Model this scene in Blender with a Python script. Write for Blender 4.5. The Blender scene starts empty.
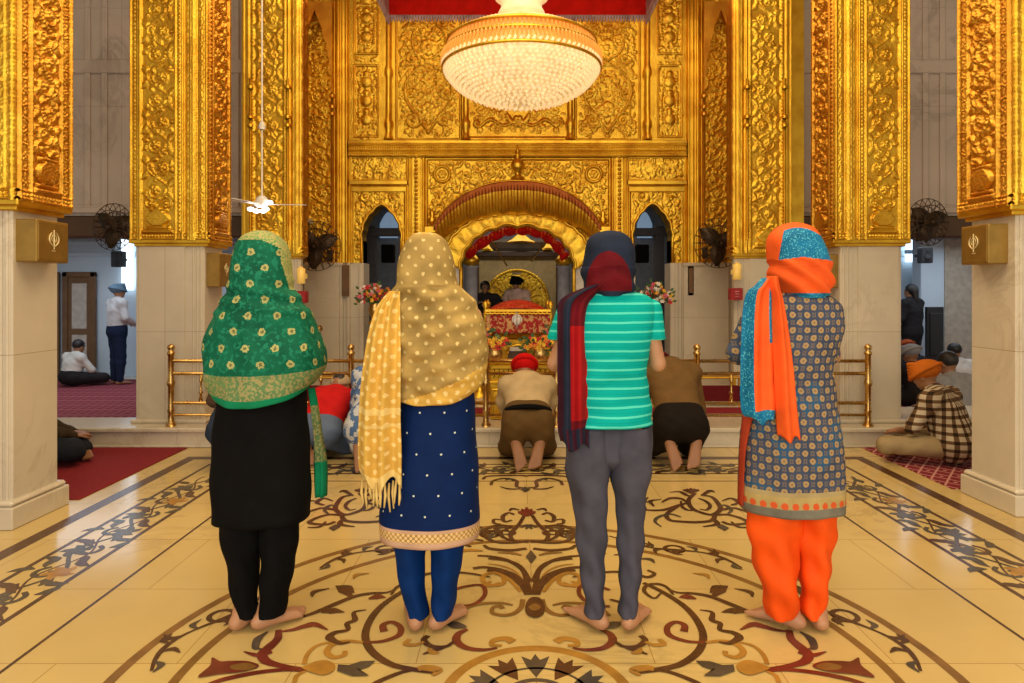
import bpy, math, random
import numpy as np
from mathutils import Vector, Matrix
PI = math.pi
random.seed(7); RNG = np.random.default_rng(7)
SC = bpy.context.scene; COL = SC.collection
F, VX, VY, CX, CH = 660., 517., 291., -.07, 1.4       # focal length in px, vanishing point, camera x and height
def P(x, y, Y): return ((x-VX)*Y/F+CX, Y, CH-(y-VY)*Y/F)
def G(x, y, z=0.): 
    Y = F*(CH-z)/(y-VY); return ((x-VX)*Y/F+CX, Y)
def Xp(x, Y): return (x-VX)*Y/F+CX
def Zp(y, Y): return CH-(y-VY)*Y/F
def V(*a): return np.array(a, float)
def nrm(v): v = np.asarray(v, float); return v/(np.linalg.norm(v)+1e-12)

# ------------------------------------------------------------------ materials
MATS = {}
def rgb(r, g, b):
    f = lambda c: ((c/255+.055)/1.055)**2.4 if c > 10 else c/255/12.92
    return (f(r), f(g), f(b), 1)
class NT:
    """small helper for node trees"""
    def __init__(s, name):
        m = bpy.data.materials.new(name); m.use_nodes = True
        s.m = m; s.t = m.node_tree; s.n = s.t.nodes; s.b = s.n['Principled BSDF']
    def new(s, typ, **kw):
        n = s.n.new(typ)
        for k, v in kw.items():
            if k.startswith('i_'): n.inputs[k[2:].replace('_', ' ')].default_value = v
            else: setattr(n, k, v)
        return n
    def link(s, a, b): s.t.links.new(a, b)
    def setv(s, k, v):
        if k in s.b.inputs: s.b.inputs[k].default_value = v
    def coord(s, kind='Object', scale=(1, 1, 1), rot=(0, 0, 0)):
        if kind == 'UV': o = s.new('ShaderNodeUVMap').outputs[0]
        else: o = s.new('ShaderNodeTexCoord').outputs[kind]
        mp = s.new('ShaderNodeMapping'); mp.inputs['Scale'].default_value = scale; mp.inputs['Rotation'].default_value = rot
        s.link(o, mp.inputs[0]); return mp.outputs[0]
    def noise(s, vec, scale, detail=3, rough=.5):
        n = s.new('ShaderNodeTexNoise', i_Scale=scale, i_Detail=detail, i_Roughness=rough); s.link(vec, n.inputs['Vector']); return n.outputs[0]
    def ramp(s, fac, stops, interp='LINEAR'):
        r = s.new('ShaderNodeValToRGB'); r.color_ramp.interpolation = interp; e = r.color_ramp.elements
        while len(e) < len(stops): e.new(.5)
        for q, (p, c) in zip(e, stops): q.position = p; q.color = c
        s.link(fac, r.inputs[0]); return r.outputs[0]
    def mix(s, fac, a, b, blend='MIX'):
        m = s.new('ShaderNodeMix', data_type='RGBA', blend_type=blend)
        for v, k in ((fac, 0), (a, 6), (b, 7)):
            if hasattr(v, 'is_output'): s.link(v, m.inputs[k])
            else: m.inputs[k].default_value = v
        return m.outputs[2]
    def math(s, op, a, b=0., c=0.):
        m = s.new('ShaderNodeMath', operation=op)
        for k, v in enumerate((a, b, c)):
            if hasattr(v, 'is_output'): s.link(v, m.inputs[k])
            else: m.inputs[k].default_value = v
        return m.outputs[0]
    def sep(s, vec):
        x = s.new('ShaderNodeSeparateXYZ'); s.link(vec, x.inputs[0]); return x.outputs
    def bump(s, h, strength=.3, dist=.01):
        b = s.new('ShaderNodeBump', i_Strength=strength, i_Distance=dist); s.link(h, b.inputs['Height']); s.link(b.outputs[0], s.b.inputs['Normal'])
    def base(s, c):
        if hasattr(c, 'is_output'): s.link(c, s.b.inputs['Base Color'])
        else: s.b.inputs['Base Color'].default_value = c
def plain(name, c, rough=.6, metal=0., nscale=0, namt=.15, bump=0., bscale=60, spec=None, sheen=0, trans=0, emis=None):
    if name in MATS: return MATS[name]
    t = NT(name); t.setv('Roughness', rough); t.setv('Metallic', metal)
    if spec is not None: t.setv('Specular IOR Level', spec)
    if sheen: t.setv('Sheen Weight', sheen)
    if trans: t.setv('Transmission Weight', trans)
    co = t.coord()
    ns = t.noise(co, nscale or 12, 4)
    d = tuple(max(0, v*(1-namt)) for v in c[:3])+(1,); l = tuple(min(1, v*(1+namt)) for v in c[:3])+(1,)
    t.base(t.ramp(ns, [(.3, d), (.7, l)]))
    if bump: t.bump(t.noise(co, bscale, 5), bump, .01)
    if emis: t.setv('Emission Color', c); t.setv('Emission Strength', emis)
    MATS[name] = t.m; return t.m
def gold(name, c, rough=.33, bump=.35, bscale=70):
    t = NT(name); t.setv('Metallic', 1.); co = t.coord()
    n1 = t.noise(co, 5, 3); n2 = t.noise(co, bscale, 5, .6)
    d = (c[0]*.80, c[1]*.68, c[2]*.6, 1)
    t.base(t.ramp(n1, [(.35, d), (.6, c)]))
    t.link(t.math('MULTIPLY_ADD', n2, .25, rough-.12), t.b.inputs['Roughness'])
    t.bump(n2, bump, .006); MATS[name] = t.m; return t.m
GOLD = gold('carved_gold', (.84, .54, .055, 1), .40, .6, 55)
GOLDP = gold('smooth_gold', (.84, .545, .055, 1), .38, .25, 45)
GOLDR = gold('reddish_gold', (.80, .43, .055, 1), .42, .6, 55)
BRASS = gold('brass_rail', (.66, .43, .14, 1), .28, .05, 20)
PLAQUE = plain('bronze_plaque', (.36, .22, .05, 1), .4, .7)
PLAQL = plain('pale_engraving', (.75, .62, .32, 1), .4, .5)
DARKW = plain('dark_wood', (.07, .035, .015, 1), .5, nscale=6)
MIDW = plain('brown_wood', (.16, .08, .03, 1), .5, nscale=6)
def marble(name, base, vein, scale=2.0, rough=.3, veinw=.06, joints=None):
    t = NT(name); co = t.coord()
    n1 = t.noise(co, scale*.8, 6, .6)
    wv = t.new('ShaderNodeTexNoise', i_Scale=scale, i_Detail=8, i_Roughness=.65, i_Distortion=1.2); t.link(co, wv.inputs['Vector'])
    a = t.math('ABSOLUTE', t.math('SUBTRACT', wv.outputs[0], .5))
    f = t.ramp(a, [(0, (1, 1, 1, 1)), (veinw, (0, 0, 0, 1))])
    f = t.math('MULTIPLY', f, t.ramp(t.noise(co, scale*.5, 2), [(.45, (0, 0, 0, 1)), (.65, (1, 1, 1, 1))]))
    dk = tuple(v*.84 for v in base[:3])+(1,)
    c = t.ramp(n1, [(.3, dk), (.65, base)]); c = t.mix(t.math('MULTIPLY', f, .55), c, vein)
    if joints:
        br = t.new('ShaderNodeTexBrick', i_Scale=1., i_Mortar_Size=.0022, i_Brick_Width=joints[0], i_Row_Height=joints[1], i_Mortar_Smooth=.1)
        br.offset = joints[2] if len(joints) > 2 else .5
        vec = co
        if len(joints) > 3:          # vertical faces: x+y along, z up
            s = t.sep(co); cb = t.new('ShaderNodeCombineXYZ'); t.link(t.math('ADD', s[0], s[1]), cb.inputs[0]); t.link(s[2], cb.inputs[1]); vec = cb.outputs[0]
        t.link(vec, br.inputs['Vector'])
        br.inputs['Color1'].default_value = (1, 1, 1, 1); br.inputs['Color2'].default_value = (.93, .93, .92, 1); br.inputs['Mortar'].default_value = (.6, .52, .4, 1)
        c = t.mix(1., c, br.outputs[0], 'MULTIPLY')
    t.base(c); t.setv('Roughness', rough); MATS[name] = t.m; return t.m
FLOORM = marble('cream_marble_floor', (.72, .53, .205, 1), (.36, .26, .10, 1), 1.1, .16, .03, (.9, .62, .5))
MARBLE = marble('cream_marble', (.70, .62, .48, 1), (.42, .33, .22, 1), 1.8, .25, .05, (1.4, 1.02, 0, 1))
GREYM = marble('grey_marble_panels', (.54, .46, .40, 1), (.20, .16, .14, 1), 1.2, .5, .06, (1.1, 1.25, 0, 1))
WHITEW = plain('pale_blue_plaster', (.55, .66, .76, 1), .7, nscale=2, namt=.05)
INL = [plain('brown_inlay', (.085, .035, .016, 1), .25, nscale=9, namt=.3), plain('ochre_inlay', (.40, .20, .035, 1), .25, nscale=9, namt=.25),
       plain('grey_inlay', (.075, .06, .045, 1), .25, nscale=9, namt=.3), plain('red_stone_inlay', (.16, .03, .018, 1), .25, nscale=9, namt=.3),
       plain('light_brown_inlay', (.23, .115, .03, 1), .25, nscale=9, namt=.25)]

# ------------------------------------------------------------------ mesh building
def link(o, parent=None):
    COL.objects.link(o)
    if parent is not None: o.parent = parent; o.matrix_parent_inverse = parent.matrix_world.inverted()
    return o
def tag(o, label=None, cat=None, group=None, kind=None):
    for k, v in (('label', label), ('category', cat), ('group', group), ('kind', kind)):
        if v: o[k] = v
    return o
def empty(name, loc, label=None, cat=None, group=None, rz=0.):
    o = bpy.data.objects.new(name, None); o.location = loc; o.rotation_euler = (0, 0, rz); o.empty_display_size = .1
    o.matrix_world = Matrix.Translation(loc) @ Matrix.Rotation(rz, 4, 'Z')
    COL.objects.link(o); return tag(o, label, cat, group)
def cat_pts(pts, n=8, closed=False):
    """Catmull-Rom resample"""
    p = np.asarray(pts, float)
    if len(p) < 3: 
        return np.array([p[0]+(p[-1]-p[0])*t for t in np.linspace(0, 1, n+1)])
    if closed: q = np.vstack([p[-1], p, p[0], p[1]])
    else: q = np.vstack([2*p[0]-p[1], p, 2*p[-1]-p[-2]])
    out = []
    for i in range(1, len(q)-2):
        for t in np.linspace(0, 1, n, endpoint=False):
            a, b, c, d = q[i-1], q[i], q[i+1], q[i+2]
            out.append(.5*((2*b)+(c-a)*t+(2*a-5*b+4*c-d)*t*t+(3*b-a-3*c+d)*t**3))
    if not closed: out.append(q[-2])
    return np.array(out)
class MB:
    def __init__(s): s.v = []; s.f = []; s.m = []; s.s = []; s.n = 0; s.uv = []
    def add(s, vs, fs, mi=0, smooth=False, uv=None):
        vs = np.asarray(vs, float).reshape(-1, 3); s.v.append(vs)
        n = s.n; s.n += len(vs)
        for k, f in enumerate(fs): s.f.append(tuple(int(i)+n for i in f))
        s.m += (list(mi) if hasattr(mi, '__len__') else [mi]*len(fs)); s.s += [smooth]*len(fs)
        s.uv.append(np.asarray(uv, float) if uv is not None else vs[:, :2]); return s
    def box(s, a, b, mi=0, ch=0.):
        (x0, y0, z0), (x1, y1, z1) = np.minimum(a, b), np.maximum(a, b)
        if ch > 0:   # chamfered box: 24 verts
            c = min(ch, (x1-x0)*.45, (y1-y0)*.45, (z1-z0)*.45)
            vs = []; idx = {}
            for i, (X, sx) in enumerate(((x0, 1), (x1, -1))):
                for j, (Y, sy) in enumerate(((y0, 1), (y1, -1))):
                    for k, (Z, sz) in enumerate(((z0, 1), (z1, -1))):
                        for ax in range(3):
                            idx[i, j, k, ax] = len(vs)
                            vs.append((X+(0 if ax == 0 else sx*c), Y+(0 if ax == 1 else sy*c), Z+(0 if ax == 2 else sz*c)))
            I = idx; fs = []
            for i in (0, 1): fs.append((I[i,0,0,0], I[i,1,0,0], I[i,1,1,0], I[i,0,1,0]))
            for j in (0, 1): fs.append((I[0,j,0,1], I[1,j,0,1], I[1,j,1,1], I[0,j,1,1]))
            for k in (0, 1): fs.append((I[0,0,k,2], I[1,0,k,2], I[1,1,k,2], I[0,1,k,2]))
            for i in (0, 1):
                for j in (0, 1):
                    fs.append((I[i,j,0,0], I[i,j,1,0], I[i,j,1,1], I[i,j,0,1]))
                    fs.append((I[i,0,j,0], I[i,1,j,0], I[i,1,j,2], I[i,0,j,2]))
                    fs.append((I[0,i,j,1], I[1,i,j,1], I[1,i,j,2], I[0,i,j,2]))
                    for k in (0, 1): fs.append((I[i,j,k,0], I[i,j,k,1], I[i,j,k,2]))
            return s.add(vs, fs, mi)
        vs = [(x, y, z) for x in (x0, x1) for y in (y0, y1) for z in (z0, z1)]
        return s.add(vs, [(0,1,3,2), (4,6,7,5), (0,4,5,1), (2,3,7,6), (0,2,6,4), (1,5,7,3)], mi)
    def lathe(s, prof, c=(0, 0, 0), n=20, mi=0, axis='z', smooth=True, sx=1., sy=1.):
        prof = np.asarray(prof, float); a = np.linspace(0, 2*PI, n, endpoint=False); vs = []
        for r, z in prof:
            for t in a:
                p = (r*math.cos(t)*sx, r*math.sin(t)*sy, z)
                if axis == 'x': p = (p[2], p[0], p[1])
                elif axis == 'y': p = (p[0], p[2], p[1])
                vs.append((p[0]+c[0], p[1]+c[1], p[2]+c[2]))
        fs = [(i*n+j, i*n+(j+1) % n, (i+1)*n+(j+1) % n, (i+1)*n+j) for i in range(len(prof)-1) for j in range(n)]
        fs.append(tuple(range(n))); fs.append(tuple((len(prof)-1)*n+j for j in range(n)))
        return s.add(vs, fs, mi, smooth)
    def tube(s, pts, r, n=8, mi=0, closed=False, flat=1.):
        p = np.asarray(pts, float); L = len(p); r = np.ones(L)*r if np.isscalar(r) else np.interp(np.linspace(0, 1, L), np.linspace(0, 1, len(r)), r)
        t = np.roll(p, -1, 0)-np.roll(p, 1, 0)
        if not closed: t[0] = p[1]-p[0]; t[-1] = p[-1]-p[-2]
        vs = []; up = V(0, 0, 1) if abs(nrm(t[0])[2]) < .9 else V(1, 0, 0)
        for i in range(L):
            d = nrm(t[i]); a = nrm(up-d*np.dot(up, d)); b = np.cross(d, a); up = a
            for k in range(n):
                q = 2*PI*k/n; vs.append(p[i]+r[i]*(math.cos(q)*a*flat+math.sin(q)*b))
        m = L if closed else L-1
        fs = [(i*n+k, i*n+(k+1) % n, ((i+1) % L)*n+(k+1) % n, ((i+1) % L)*n+k) for i in range(m) for k in range(n)]
        if not closed: fs += [tuple(range(n)), tuple((L-1)*n+k for k in range(n))]
        return s.add(vs, fs, mi, True)
    def ell(s, c, r, mi=0, n=12, m=8, rot=None):
        vs = []; 
        for i in range(m+1):
            ph = PI*i/m
            for j in range(n):
                th = 2*PI*j/n; v = V(r[0]*math.sin(ph)*math.cos(th), r[1]*math.sin(ph)*math.sin(th), r[2]*math.cos(ph))
                if rot is not None: v = rot @ v
                vs.append(v+np.asarray(c))
        fs = [(i*n+j, i*n+(j+1) % n, (i+1)*n+(j+1) % n, (i+1)*n+j) for i in range(m) for j in range(n)]
        return s.add(vs, fs, mi, True)
    def prism(s, poly, z0, z1, mi=0, plane='xy'):
        n = len(poly); f = {'xy': lambda p, z: (p[0], p[1], z), 'xz': lambda p, z: (p[0], z, p[1]), 'yz': lambda p, z: (z, p[0], p[1])}[plane]
        vs = [f(p, z0) for p in poly]+[f(p, z1) for p in poly]
        return s.add(vs, [tuple(range(n)), tuple(range(n, 2*n))]+[(i, (i+1) % n, n+(i+1) % n, n+i) for i in range(n)], mi)
    def ribbon(s, pts, w, z, mi=0, n=6):
        """flat strip on the floor: pts in plan, tapered half-widths w"""
        p = cat_pts(pts, n); L = len(p)
        w = np.interp(np.linspace(0, 1, L), np.linspace(0, 1, len(w)), w) if hasattr(w, '__len__') else np.ones(L)*w
        s.lift = getattr(s, 'lift', 0)+4e-6; z += s.lift
        t = np.gradient(p, axis=0); t /= (np.linalg.norm(t, axis=1)[:, None]+1e-9); nn = np.stack([-t[:, 1], t[:, 0]], 1)
        a, b = p+nn*w[:, None], p-nn*w[:, None]; vs = [(q[0], q[1], z) for q in a]+[(q[0], q[1], z) for q in b]
        return s.add(vs, [(i, i+1, L+i+1, L+i) for i in range(L-1)], mi)
    def build(s, name, mats, parent=None, solid=0., sub=0):
        me = bpy.data.meshes.new(name); v = np.vstack(s.v)
        me.from_pydata(v.tolist(), [], s.f)
        for m in (mats if isinstance(mats, (list, tuple)) else [mats]): me.materials.append(m)
        me.polygons.foreach_set('material_index', s.m); me.polygons.foreach_set('use_smooth', s.s)
        uv = np.vstack(s.uv); lay = me.uv_layers.new(name='UVMap'); li = np.zeros(len(me.loops), int); me.loops.foreach_get('vertex_index', li)
        lay.data.foreach_set('uv', uv[li].ravel())
        me.validate(); me.update()
        o = bpy.data.objects.new(name, me); link(o, parent)
        if solid: md = o.modifiers.new('thickness', 'SOLIDIFY'); md.thickness = solid; md.offset = -1
        if sub: md = o.modifiers.new('smooth', 'SUBSURF'); md.levels = md.render_levels = sub
        return o
def struct(o): o['kind'] = 'structure'; return o

# ------------------------------------------------------------------ carved relief panels (real height fields)
class Relief:
    def __init__(s, w, h, step=.008):
        s.w, s.h, s.st = w, h, step; s.nx, s.ny = int(w/step)+1, int(h/step)+1
        s.X, s.Y = np.meshgrid(np.linspace(0, w, s.nx), np.linspace(0, h, s.ny)); s.H = np.zeros_like(s.X); s.hole = None
    def dab(s, x, y, r, hh, base=0.):
        i0, i1 = int((x-r)/s.st), int((x+r)/s.st)+2; j0, j1 = int((y-r)/s.st), int((y+r)/s.st)+2
        i0, j0 = max(i0, 0), max(j0, 0)
        if i0 >= s.nx or j0 >= s.ny or i1 <= 0 or j1 <= 0: return
        sl = (slice(j0, j1), slice(i0, i1)); d = ((s.X[sl]-x)**2+(s.Y[sl]-y)**2)/(r*r)
        s.H[sl] = np.maximum(s.H[sl], np.where(d < 1, base+hh*np.sqrt(np.clip(1-d, 0, 1)), 0))
    def line(s, pts, w, hh, n=10):
        p = cat_pts(pts, n); w = np.interp(np.linspace(0, 1, len(p)), np.linspace(0, 1, len(w)), w) if hasattr(w, '__len__') else np.ones(len(p))*w
        for q, ww in zip(p, w): s.dab(q[0], q[1], ww, hh)
    def spiral(s, cx, cy, r, a0, turns, w, hh, d=1):
        N = max(8, int(turns*26)); t = np.linspace(0, 1, N); rr = r*(1-t)**.8; a = a0+d*t*turns*2*PI
        for k in range(N): s.dab(cx+rr[k]*math.cos(a[k]), cy+rr[k]*math.sin(a[k]), w*(1-.35*t[k]), hh)
        s.dab(cx, cy, w*1.9, hh*1.3)
    def leaf(s, x, y, a, l, w, hh, bend=.6):
        for t in np.linspace(0, 1, 9):
            aa = a+bend*t; s.dab(x+l*t*math.cos(aa), y+l*t*math.sin(aa), max(w*math.sin(PI*(t*.85+.1)), s.st), hh*(1-.4*t))
    def rosette(s, x, y, r, hh, n=6, a0=0):
        for k in range(n): a = a0+2*PI*k/n; s.dab(x+r*.62*math.cos(a), y+r*.62*math.sin(a), r*.38, hh*.8)
        s.dab(x, y, r*.35, hh)
    def band(s, x0, x1, y0, y1, hh): m = (s.X >= x0) & (s.X <= x1) & (s.Y >= y0) & (s.Y <= y1); s.H[m] = np.maximum(s.H[m], hh)
    def rib(s, c, w, hh, along='y', lo=-9, hi=9):
        A, B = (s.X, s.Y) if along == 'y' else (s.Y, s.X)
        d = ((A-c)/w)**2; m = (d < 1) & (B > lo) & (B < hi); s.H[m] = np.maximum(s.H[m], hh*np.sqrt(1-d[m]))
    def beads(s, c, r, hh, along='y', lo=0, hi=99, gap=2.3):
        hi = min(hi, s.h if along == 'y' else s.w); q = lo+r
        while q < hi-r*.5:
            s.dab(*((c, q) if along == 'y' else (q, c)), r, hh, hh*.2); q += r*gap
    def frame(s, x0, x1, y0, y1, w, hh):
        for c in (x0, x1): s.rib(c, w, hh, 'y', y0-w, y1+w)
        for c in (y0, y1): s.rib(c, w, hh, 'x', x0-w, x1+w)
    def vine(s, x0, x1, y0, y1, period, hh, w=.012):
        xc, A = (x0+x1)/2, (x1-x0)/2; n = int((y1-y0)/period*2)+1; dy = period/2
        ys = np.arange(y0, y1, .012)
        for y in ys: s.dab(xc+A*.72*math.sin(2*PI*(y-y0)/period), y, w, hh)
        for k in range(n):
            y = y0+dy*(k+.5); sd = -1 if k % 2 == 0 else 1
            if y > y1: break
            cx = xc+sd*A*.2; r = min(A*.62, dy*.5)
            s.spiral(cx, y, r, (0 if sd < 0 else PI), 1.15, w*.9, hh, sd)
            s.rosette(cx, y, r*.5, hh*1.35, 5, k)
            for j in range(7):
                a = random.uniform(0, 2*PI); s.leaf(cx+r*.9*math.cos(a), y+r*.9*math.sin(a), a+random.uniform(-.4, 1.0), r*.55, r*.22, hh*random.uniform(.7, 1.3), random.uniform(-.9, .9))
            s.leaf(xc-sd*A*.75, y+dy*.15, PI/2, dy*.45, A*.22, hh, .8*sd); s.leaf(xc-sd*A*.75, y-dy*.15, -PI/2, dy*.45, A*.22, hh, -.8*sd)
    def fill(s, x0, x1, y0, y1, n, hh, r=.04, sym=True):
        """mirror-symmetric arabesque of small scrolls, leaves and flowers"""
        xm = (x0+x1)/2
        n = int(n*1.9); r = r*.82
        for k in range(n):
            x = random.uniform(x0+r*.6, xm if sym else x1-r*.6); y = random.uniform(y0+r*.6, y1-r*.6); q = random.random(); a = random.uniform(0, 2*PI); rr = r*random.uniform(.6, 1.2)
            hq = hh*random.uniform(.6, 1.15)
            for m in ((0, 1) if sym else (0,)):
                xx = x if m == 0 else 2*xm-x; aa = a if m == 0 else PI-a; d = 1 if m == 0 else -1
                if q < .42: s.spiral(xx, y, rr, aa, 1.1, max(r*.17, s.st*1.1), hq, d)
                elif q < .8: s.leaf(xx, y, aa, rr*1.6, rr*.38, hq, .8*d)
                else: s.rosette(xx, y, rr*.75, hq*1.1)
    def mesh(s, name, O, U, W, N, mat, parent=None, back=.0):
        """O origin, U and W unit vectors in the plane, N towards the viewer"""
        O, U, W, N = map(lambda a: np.asarray(a, float), (O, U, W, N))
        s.H = s.H+(s.H >= 0)*.0022*(np.sin(s.X*190+np.sin(s.Y*70)*2)*np.sin(s.Y*170+np.sin(s.X*60)*2))
        v = O+s.X[..., None]*U+s.Y[..., None]*W+s.H[..., None]*N
        i = np.arange(s.nx*s.ny).reshape(s.ny, s.nx); f = np.stack([i[:-1, :-1], i[:-1, 1:], i[1:, 1:], i[1:, :-1]], -1)
        if s.hole is not None:
            hc = s.hole[:-1, :-1] | s.hole[1:, 1:]; f = f[~hc]
        f = f.reshape(-1, 4)
        if np.dot(np.cross(U, W), N) < 0: f = f[:, ::-1]
        v = v.reshape(-1, 3); used = np.zeros(len(v), bool); used[f.ravel()] = True; mp = np.cumsum(used)-1; v = v[used]; f = mp[f]
        me = bpy.data.meshes.new(name); me.vertices.add(len(v)); me.vertices.foreach_set('co', v.ravel())
        me.loops.add(f.size); me.loops.foreach_set('vertex_index', f.ravel().astype(np.int32)); me.polygons.add(len(f))
        me.polygons.foreach_set('loop_start', np.arange(0, f.size, 4)); me.polygons.foreach_set('use_smooth', [True]*len(f))
        me.materials.append(mat); me.update(calc_edges=True); me.validate()
        o = bpy.data.objects.new(name, me); return link(o, parent)

# ------------------------------------------------------------------ bodies and cloth: distance fields -> one smooth skin
def cap(a, b, ra, rb=None, s=(1, 1, 1)): return ('c', V(*a), V(*b), ra, rb if rb is not None else ra, s)
def ell(c, r, R=None): return ('e', V(*c), V(*r), R)
def sdf(prims, step, k=.02, mod=None, pad=.03):
    lo = np.full(3, 9e9); hi = -lo
    for p in prims:
        if p[0] == 'c':
            m = max(p[3], p[4]); lo = np.minimum(lo, np.minimum(p[1], p[2])-m*max(p[5])); hi = np.maximum(hi, np.maximum(p[1], p[2])+m*max(p[5]))
        else: m = p[2].max() if p[3] is not None else p[2]; lo = np.minimum(lo, p[1]-m); hi = np.maximum(hi, p[1]+m)
    lo -= pad; hi += pad; n = np.ceil((hi-lo)/step).astype(int)+1
    ax = [lo[i]+np.arange(n[i])*step for i in range(3)]; D = np.full(n, .2)
    for p in prims:
        if p[0] == 'c': m = max(p[3], p[4])*max(p[5]); a, b = np.minimum(p[1], p[2])-m, np.maximum(p[1], p[2])+m
        else: m = p[2].max() if p[3] is not None else p[2]; a, b = p[1]-m, p[1]+m
        g = k+step*3; i0 = np.maximum(((a-g-lo)/step).astype(int), 0); i1 = np.minimum(((b+g-lo)/step).astype(int)+2, n)
        sl = tuple(slice(i0[i], i1[i]) for i in range(3)); X, Y, Z = np.meshgrid(ax[0][sl[0]], ax[1][sl[1]], ax[2][sl[2]], indexing='ij')
        if p[0] == 'c':
            s = p[5]; q = np.stack([X, Y, Z], -1)-p[1]; ab = p[2]-p[1]; t = np.clip((q@ab)/(ab@ab+1e-9), 0, 1)
            q = (q-t[..., None]*ab)/np.array(s); d = (np.sqrt((q*q).sum(-1))-(p[3]+(p[4]-p[3])*t))*min(s)
        else:
            q = np.stack([X, Y, Z], -1)-p[1]
            if p[3] is not None: q = q@p[3]
            k0 = np.sqrt(((q/p[2])**2).sum(-1)); k1 = np.sqrt(((q/p[2]**2)**2).sum(-1))+1e-9; d = k0*(k0-1)/k1
        c = D[sl]; h = np.clip(.5+.5*(c-d)/k, 0, 1); D[sl] = c*(1-h)+d*h-k*h*(1-h)
    if mod is not None: D = mod(D, *np.meshgrid(*ax, indexing='ij'))
    return D, lo, step
def nets(D, lo, st):
    S = D < 0; nx, ny, nz = D.shape
    cs = [(i, j, k) for i in (0, 1) for j in (0, 1) for k in (0, 1)]
    cnt = sum(S[i:nx-1+i, j:ny-1+j, k:nz-1+k].astype(np.int8) for i, j, k in cs); act = (cnt > 0) & (cnt < 8)
    idx = np.argwhere(act); acc = np.zeros((len(idx), 3)); num = np.zeros(len(idx))
    vals = {c: D[idx[:, 0]+c[0], idx[:, 1]+c[1], idx[:, 2]+c[2]] for c in cs}
    for a in cs:
        for ax_ in range(3):
            if a[ax_] == 0:
                b = tuple(1 if q == ax_ else a[q] for q in range(3)); va, vb = vals[a], vals[b]; cr = (va < 0) != (vb < 0)
                t = np.where(cr, va/np.where(cr, va-vb, 1), 0); p = np.tile(np.array(a, float), (len(idx), 1)); p[:, ax_] = t
                acc[cr] += p[cr]; num[cr] += 1
    v = lo+(idx+acc/np.maximum(num, 1)[:, None])*st; id_ = np.full(act.shape, -1); id_[tuple(idx.T)] = np.arange(len(idx)); fs = []
    for ax_ in range(3):
        o = [q for q in range(3) if q != ax_]
        A = S; B = np.roll(S, -1, ax_); E = A != B; e = np.argwhere(E)
        e = e[(e[:, ax_] < D.shape[ax_]-1) & (e[:, o[0]] > 0) & (e[:, o[1]] > 0) & (e[:, o[0]] < D.shape[o[0]]-1) & (e[:, o[1]] < D.shape[o[1]]-1)]
        def g(d0, d1): q = e.copy(); q[:, o[0]] += d0; q[:, o[1]] += d1; return id_[tuple(q.T)]
        f = np.stack([g(-1, -1), g(0, -1), g(0, 0), g(-1, 0)], 1); fl = A[tuple(e.T)]
        if ax_ == 1: fl = ~fl
        f[~fl] = f[~fl][:, ::-1]; fs.append(f)
    f = np.vstack(fs); return v, f[(f >= 0).all(1)]
def smooth_mesh(v, f, it=2, lam=.5):
    e = np.vstack([f[:, [0, 1]], f[:, [1, 2]], f[:, [2, 3]], f[:, [3, 0]]]); e = np.vstack([e, e[:, ::-1]]); n = np.bincount(e[:, 0], minlength=len(v))
    for _ in range(it):
        s = np.stack([np.bincount(e[:, 0], v[e[:, 1], i], minlength=len(v)) for i in range(3)], 1)/np.maximum(n, 1)[:, None]; v = v*(1-lam)+s*lam
    return v
def skin(name, prims, mats, parent=None, step=.009, k=.02, mod=None, matf=None, uvf=None, it=2, world=None):
    D, lo, st = sdf(prims, step, k, mod); v, f = nets(D, lo, st); v = smooth_mesh(v, f, it)
    mi = matf(v[f].mean(1)) if matf is not None else np.zeros(len(f), int)
    uv = uvf(v) if uvf is not None else v[:, [0, 2]]
    if world is not None:
        R, T = world; v = v@R.T+T
    me = bpy.data.meshes.new(name); me.vertices.add(len(v)); me.vertices.foreach_set('co', v.ravel())
    me.loops.add(f.size); me.loops.foreach_set('vertex_index', f.ravel().astype(np.int32)); me.polygons.add(len(f))
    me.polygons.foreach_set('loop_start', np.arange(0, f.size, 4)); me.polygons.foreach_set('use_smooth', [True]*len(f))
    me.polygons.foreach_set('material_index', mi.astype(np.int32))
    for m in (mats if isinstance(mats, (list, tuple)) else [mats]): me.materials.append(m)
    lay = me.uv_layers.new(name='UVMap'); lay.data.foreach_set('uv', uv[f.ravel()].ravel()); me.update(calc_edges=True)
    return link(bpy.data.objects.new(name, me), parent)
# ================================================================== SETTING: floor with its stone inlay
YR = 5.92        # front of the raised platform
PZ = .17         # platform height
AZ = -.12        # floor of the side aisles
fl = MB(); fl.box((-3.06, -3.5, -.06), (3.03, YR, 0), 0); fl.box((-7.5, -3.5, -.06), (-3.06, YR, 0), 0); fl.box((3.03, -3.5, -.06), (7.5, YR, 0), 0)
def Q(pts, tile):       # picture tile -> floor plan
    x0, y0, s = tile; return [G(x0+a/s, y0+b/s) for a, b in pts]
TA, TB, TC, TD = (640, 560, 2.844), (460, 560, 4.267), (460, 440, 3.415), (600, 440, 4.267)
INZ = .0006
def strk(pts, tile, w, mi=0, mirror=True, n=6, z=INZ):
    p = Q(pts, tile) if tile else pts
    if tile in (TC, TD): w = [q*1.15 for q in w]
    fl.ribbon(p, w, z, mi+1, n)
    if mirror: fl.ribbon([(-x, y) for x, y in p], w, z, mi+1, n)
def blob(pts, tile, mi=0, mirror=True, z=INZ+.0040, smooth=True):
    p = np.array(Q(pts, tile) if tile else pts); p = cat_pts(p, 4, True) if smooth else p; c = p.mean(0)
    for sg in ((1, -1) if mirror else (1,)):
        vs = [(sg*c[0], c[1], z)]+[(sg*a, b, z) for a, b in p]; n = len(p)
        fl.add(vs, [(0, 1+i, 1+(i+1) % n) for i in range(n)], mi+1)
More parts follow.
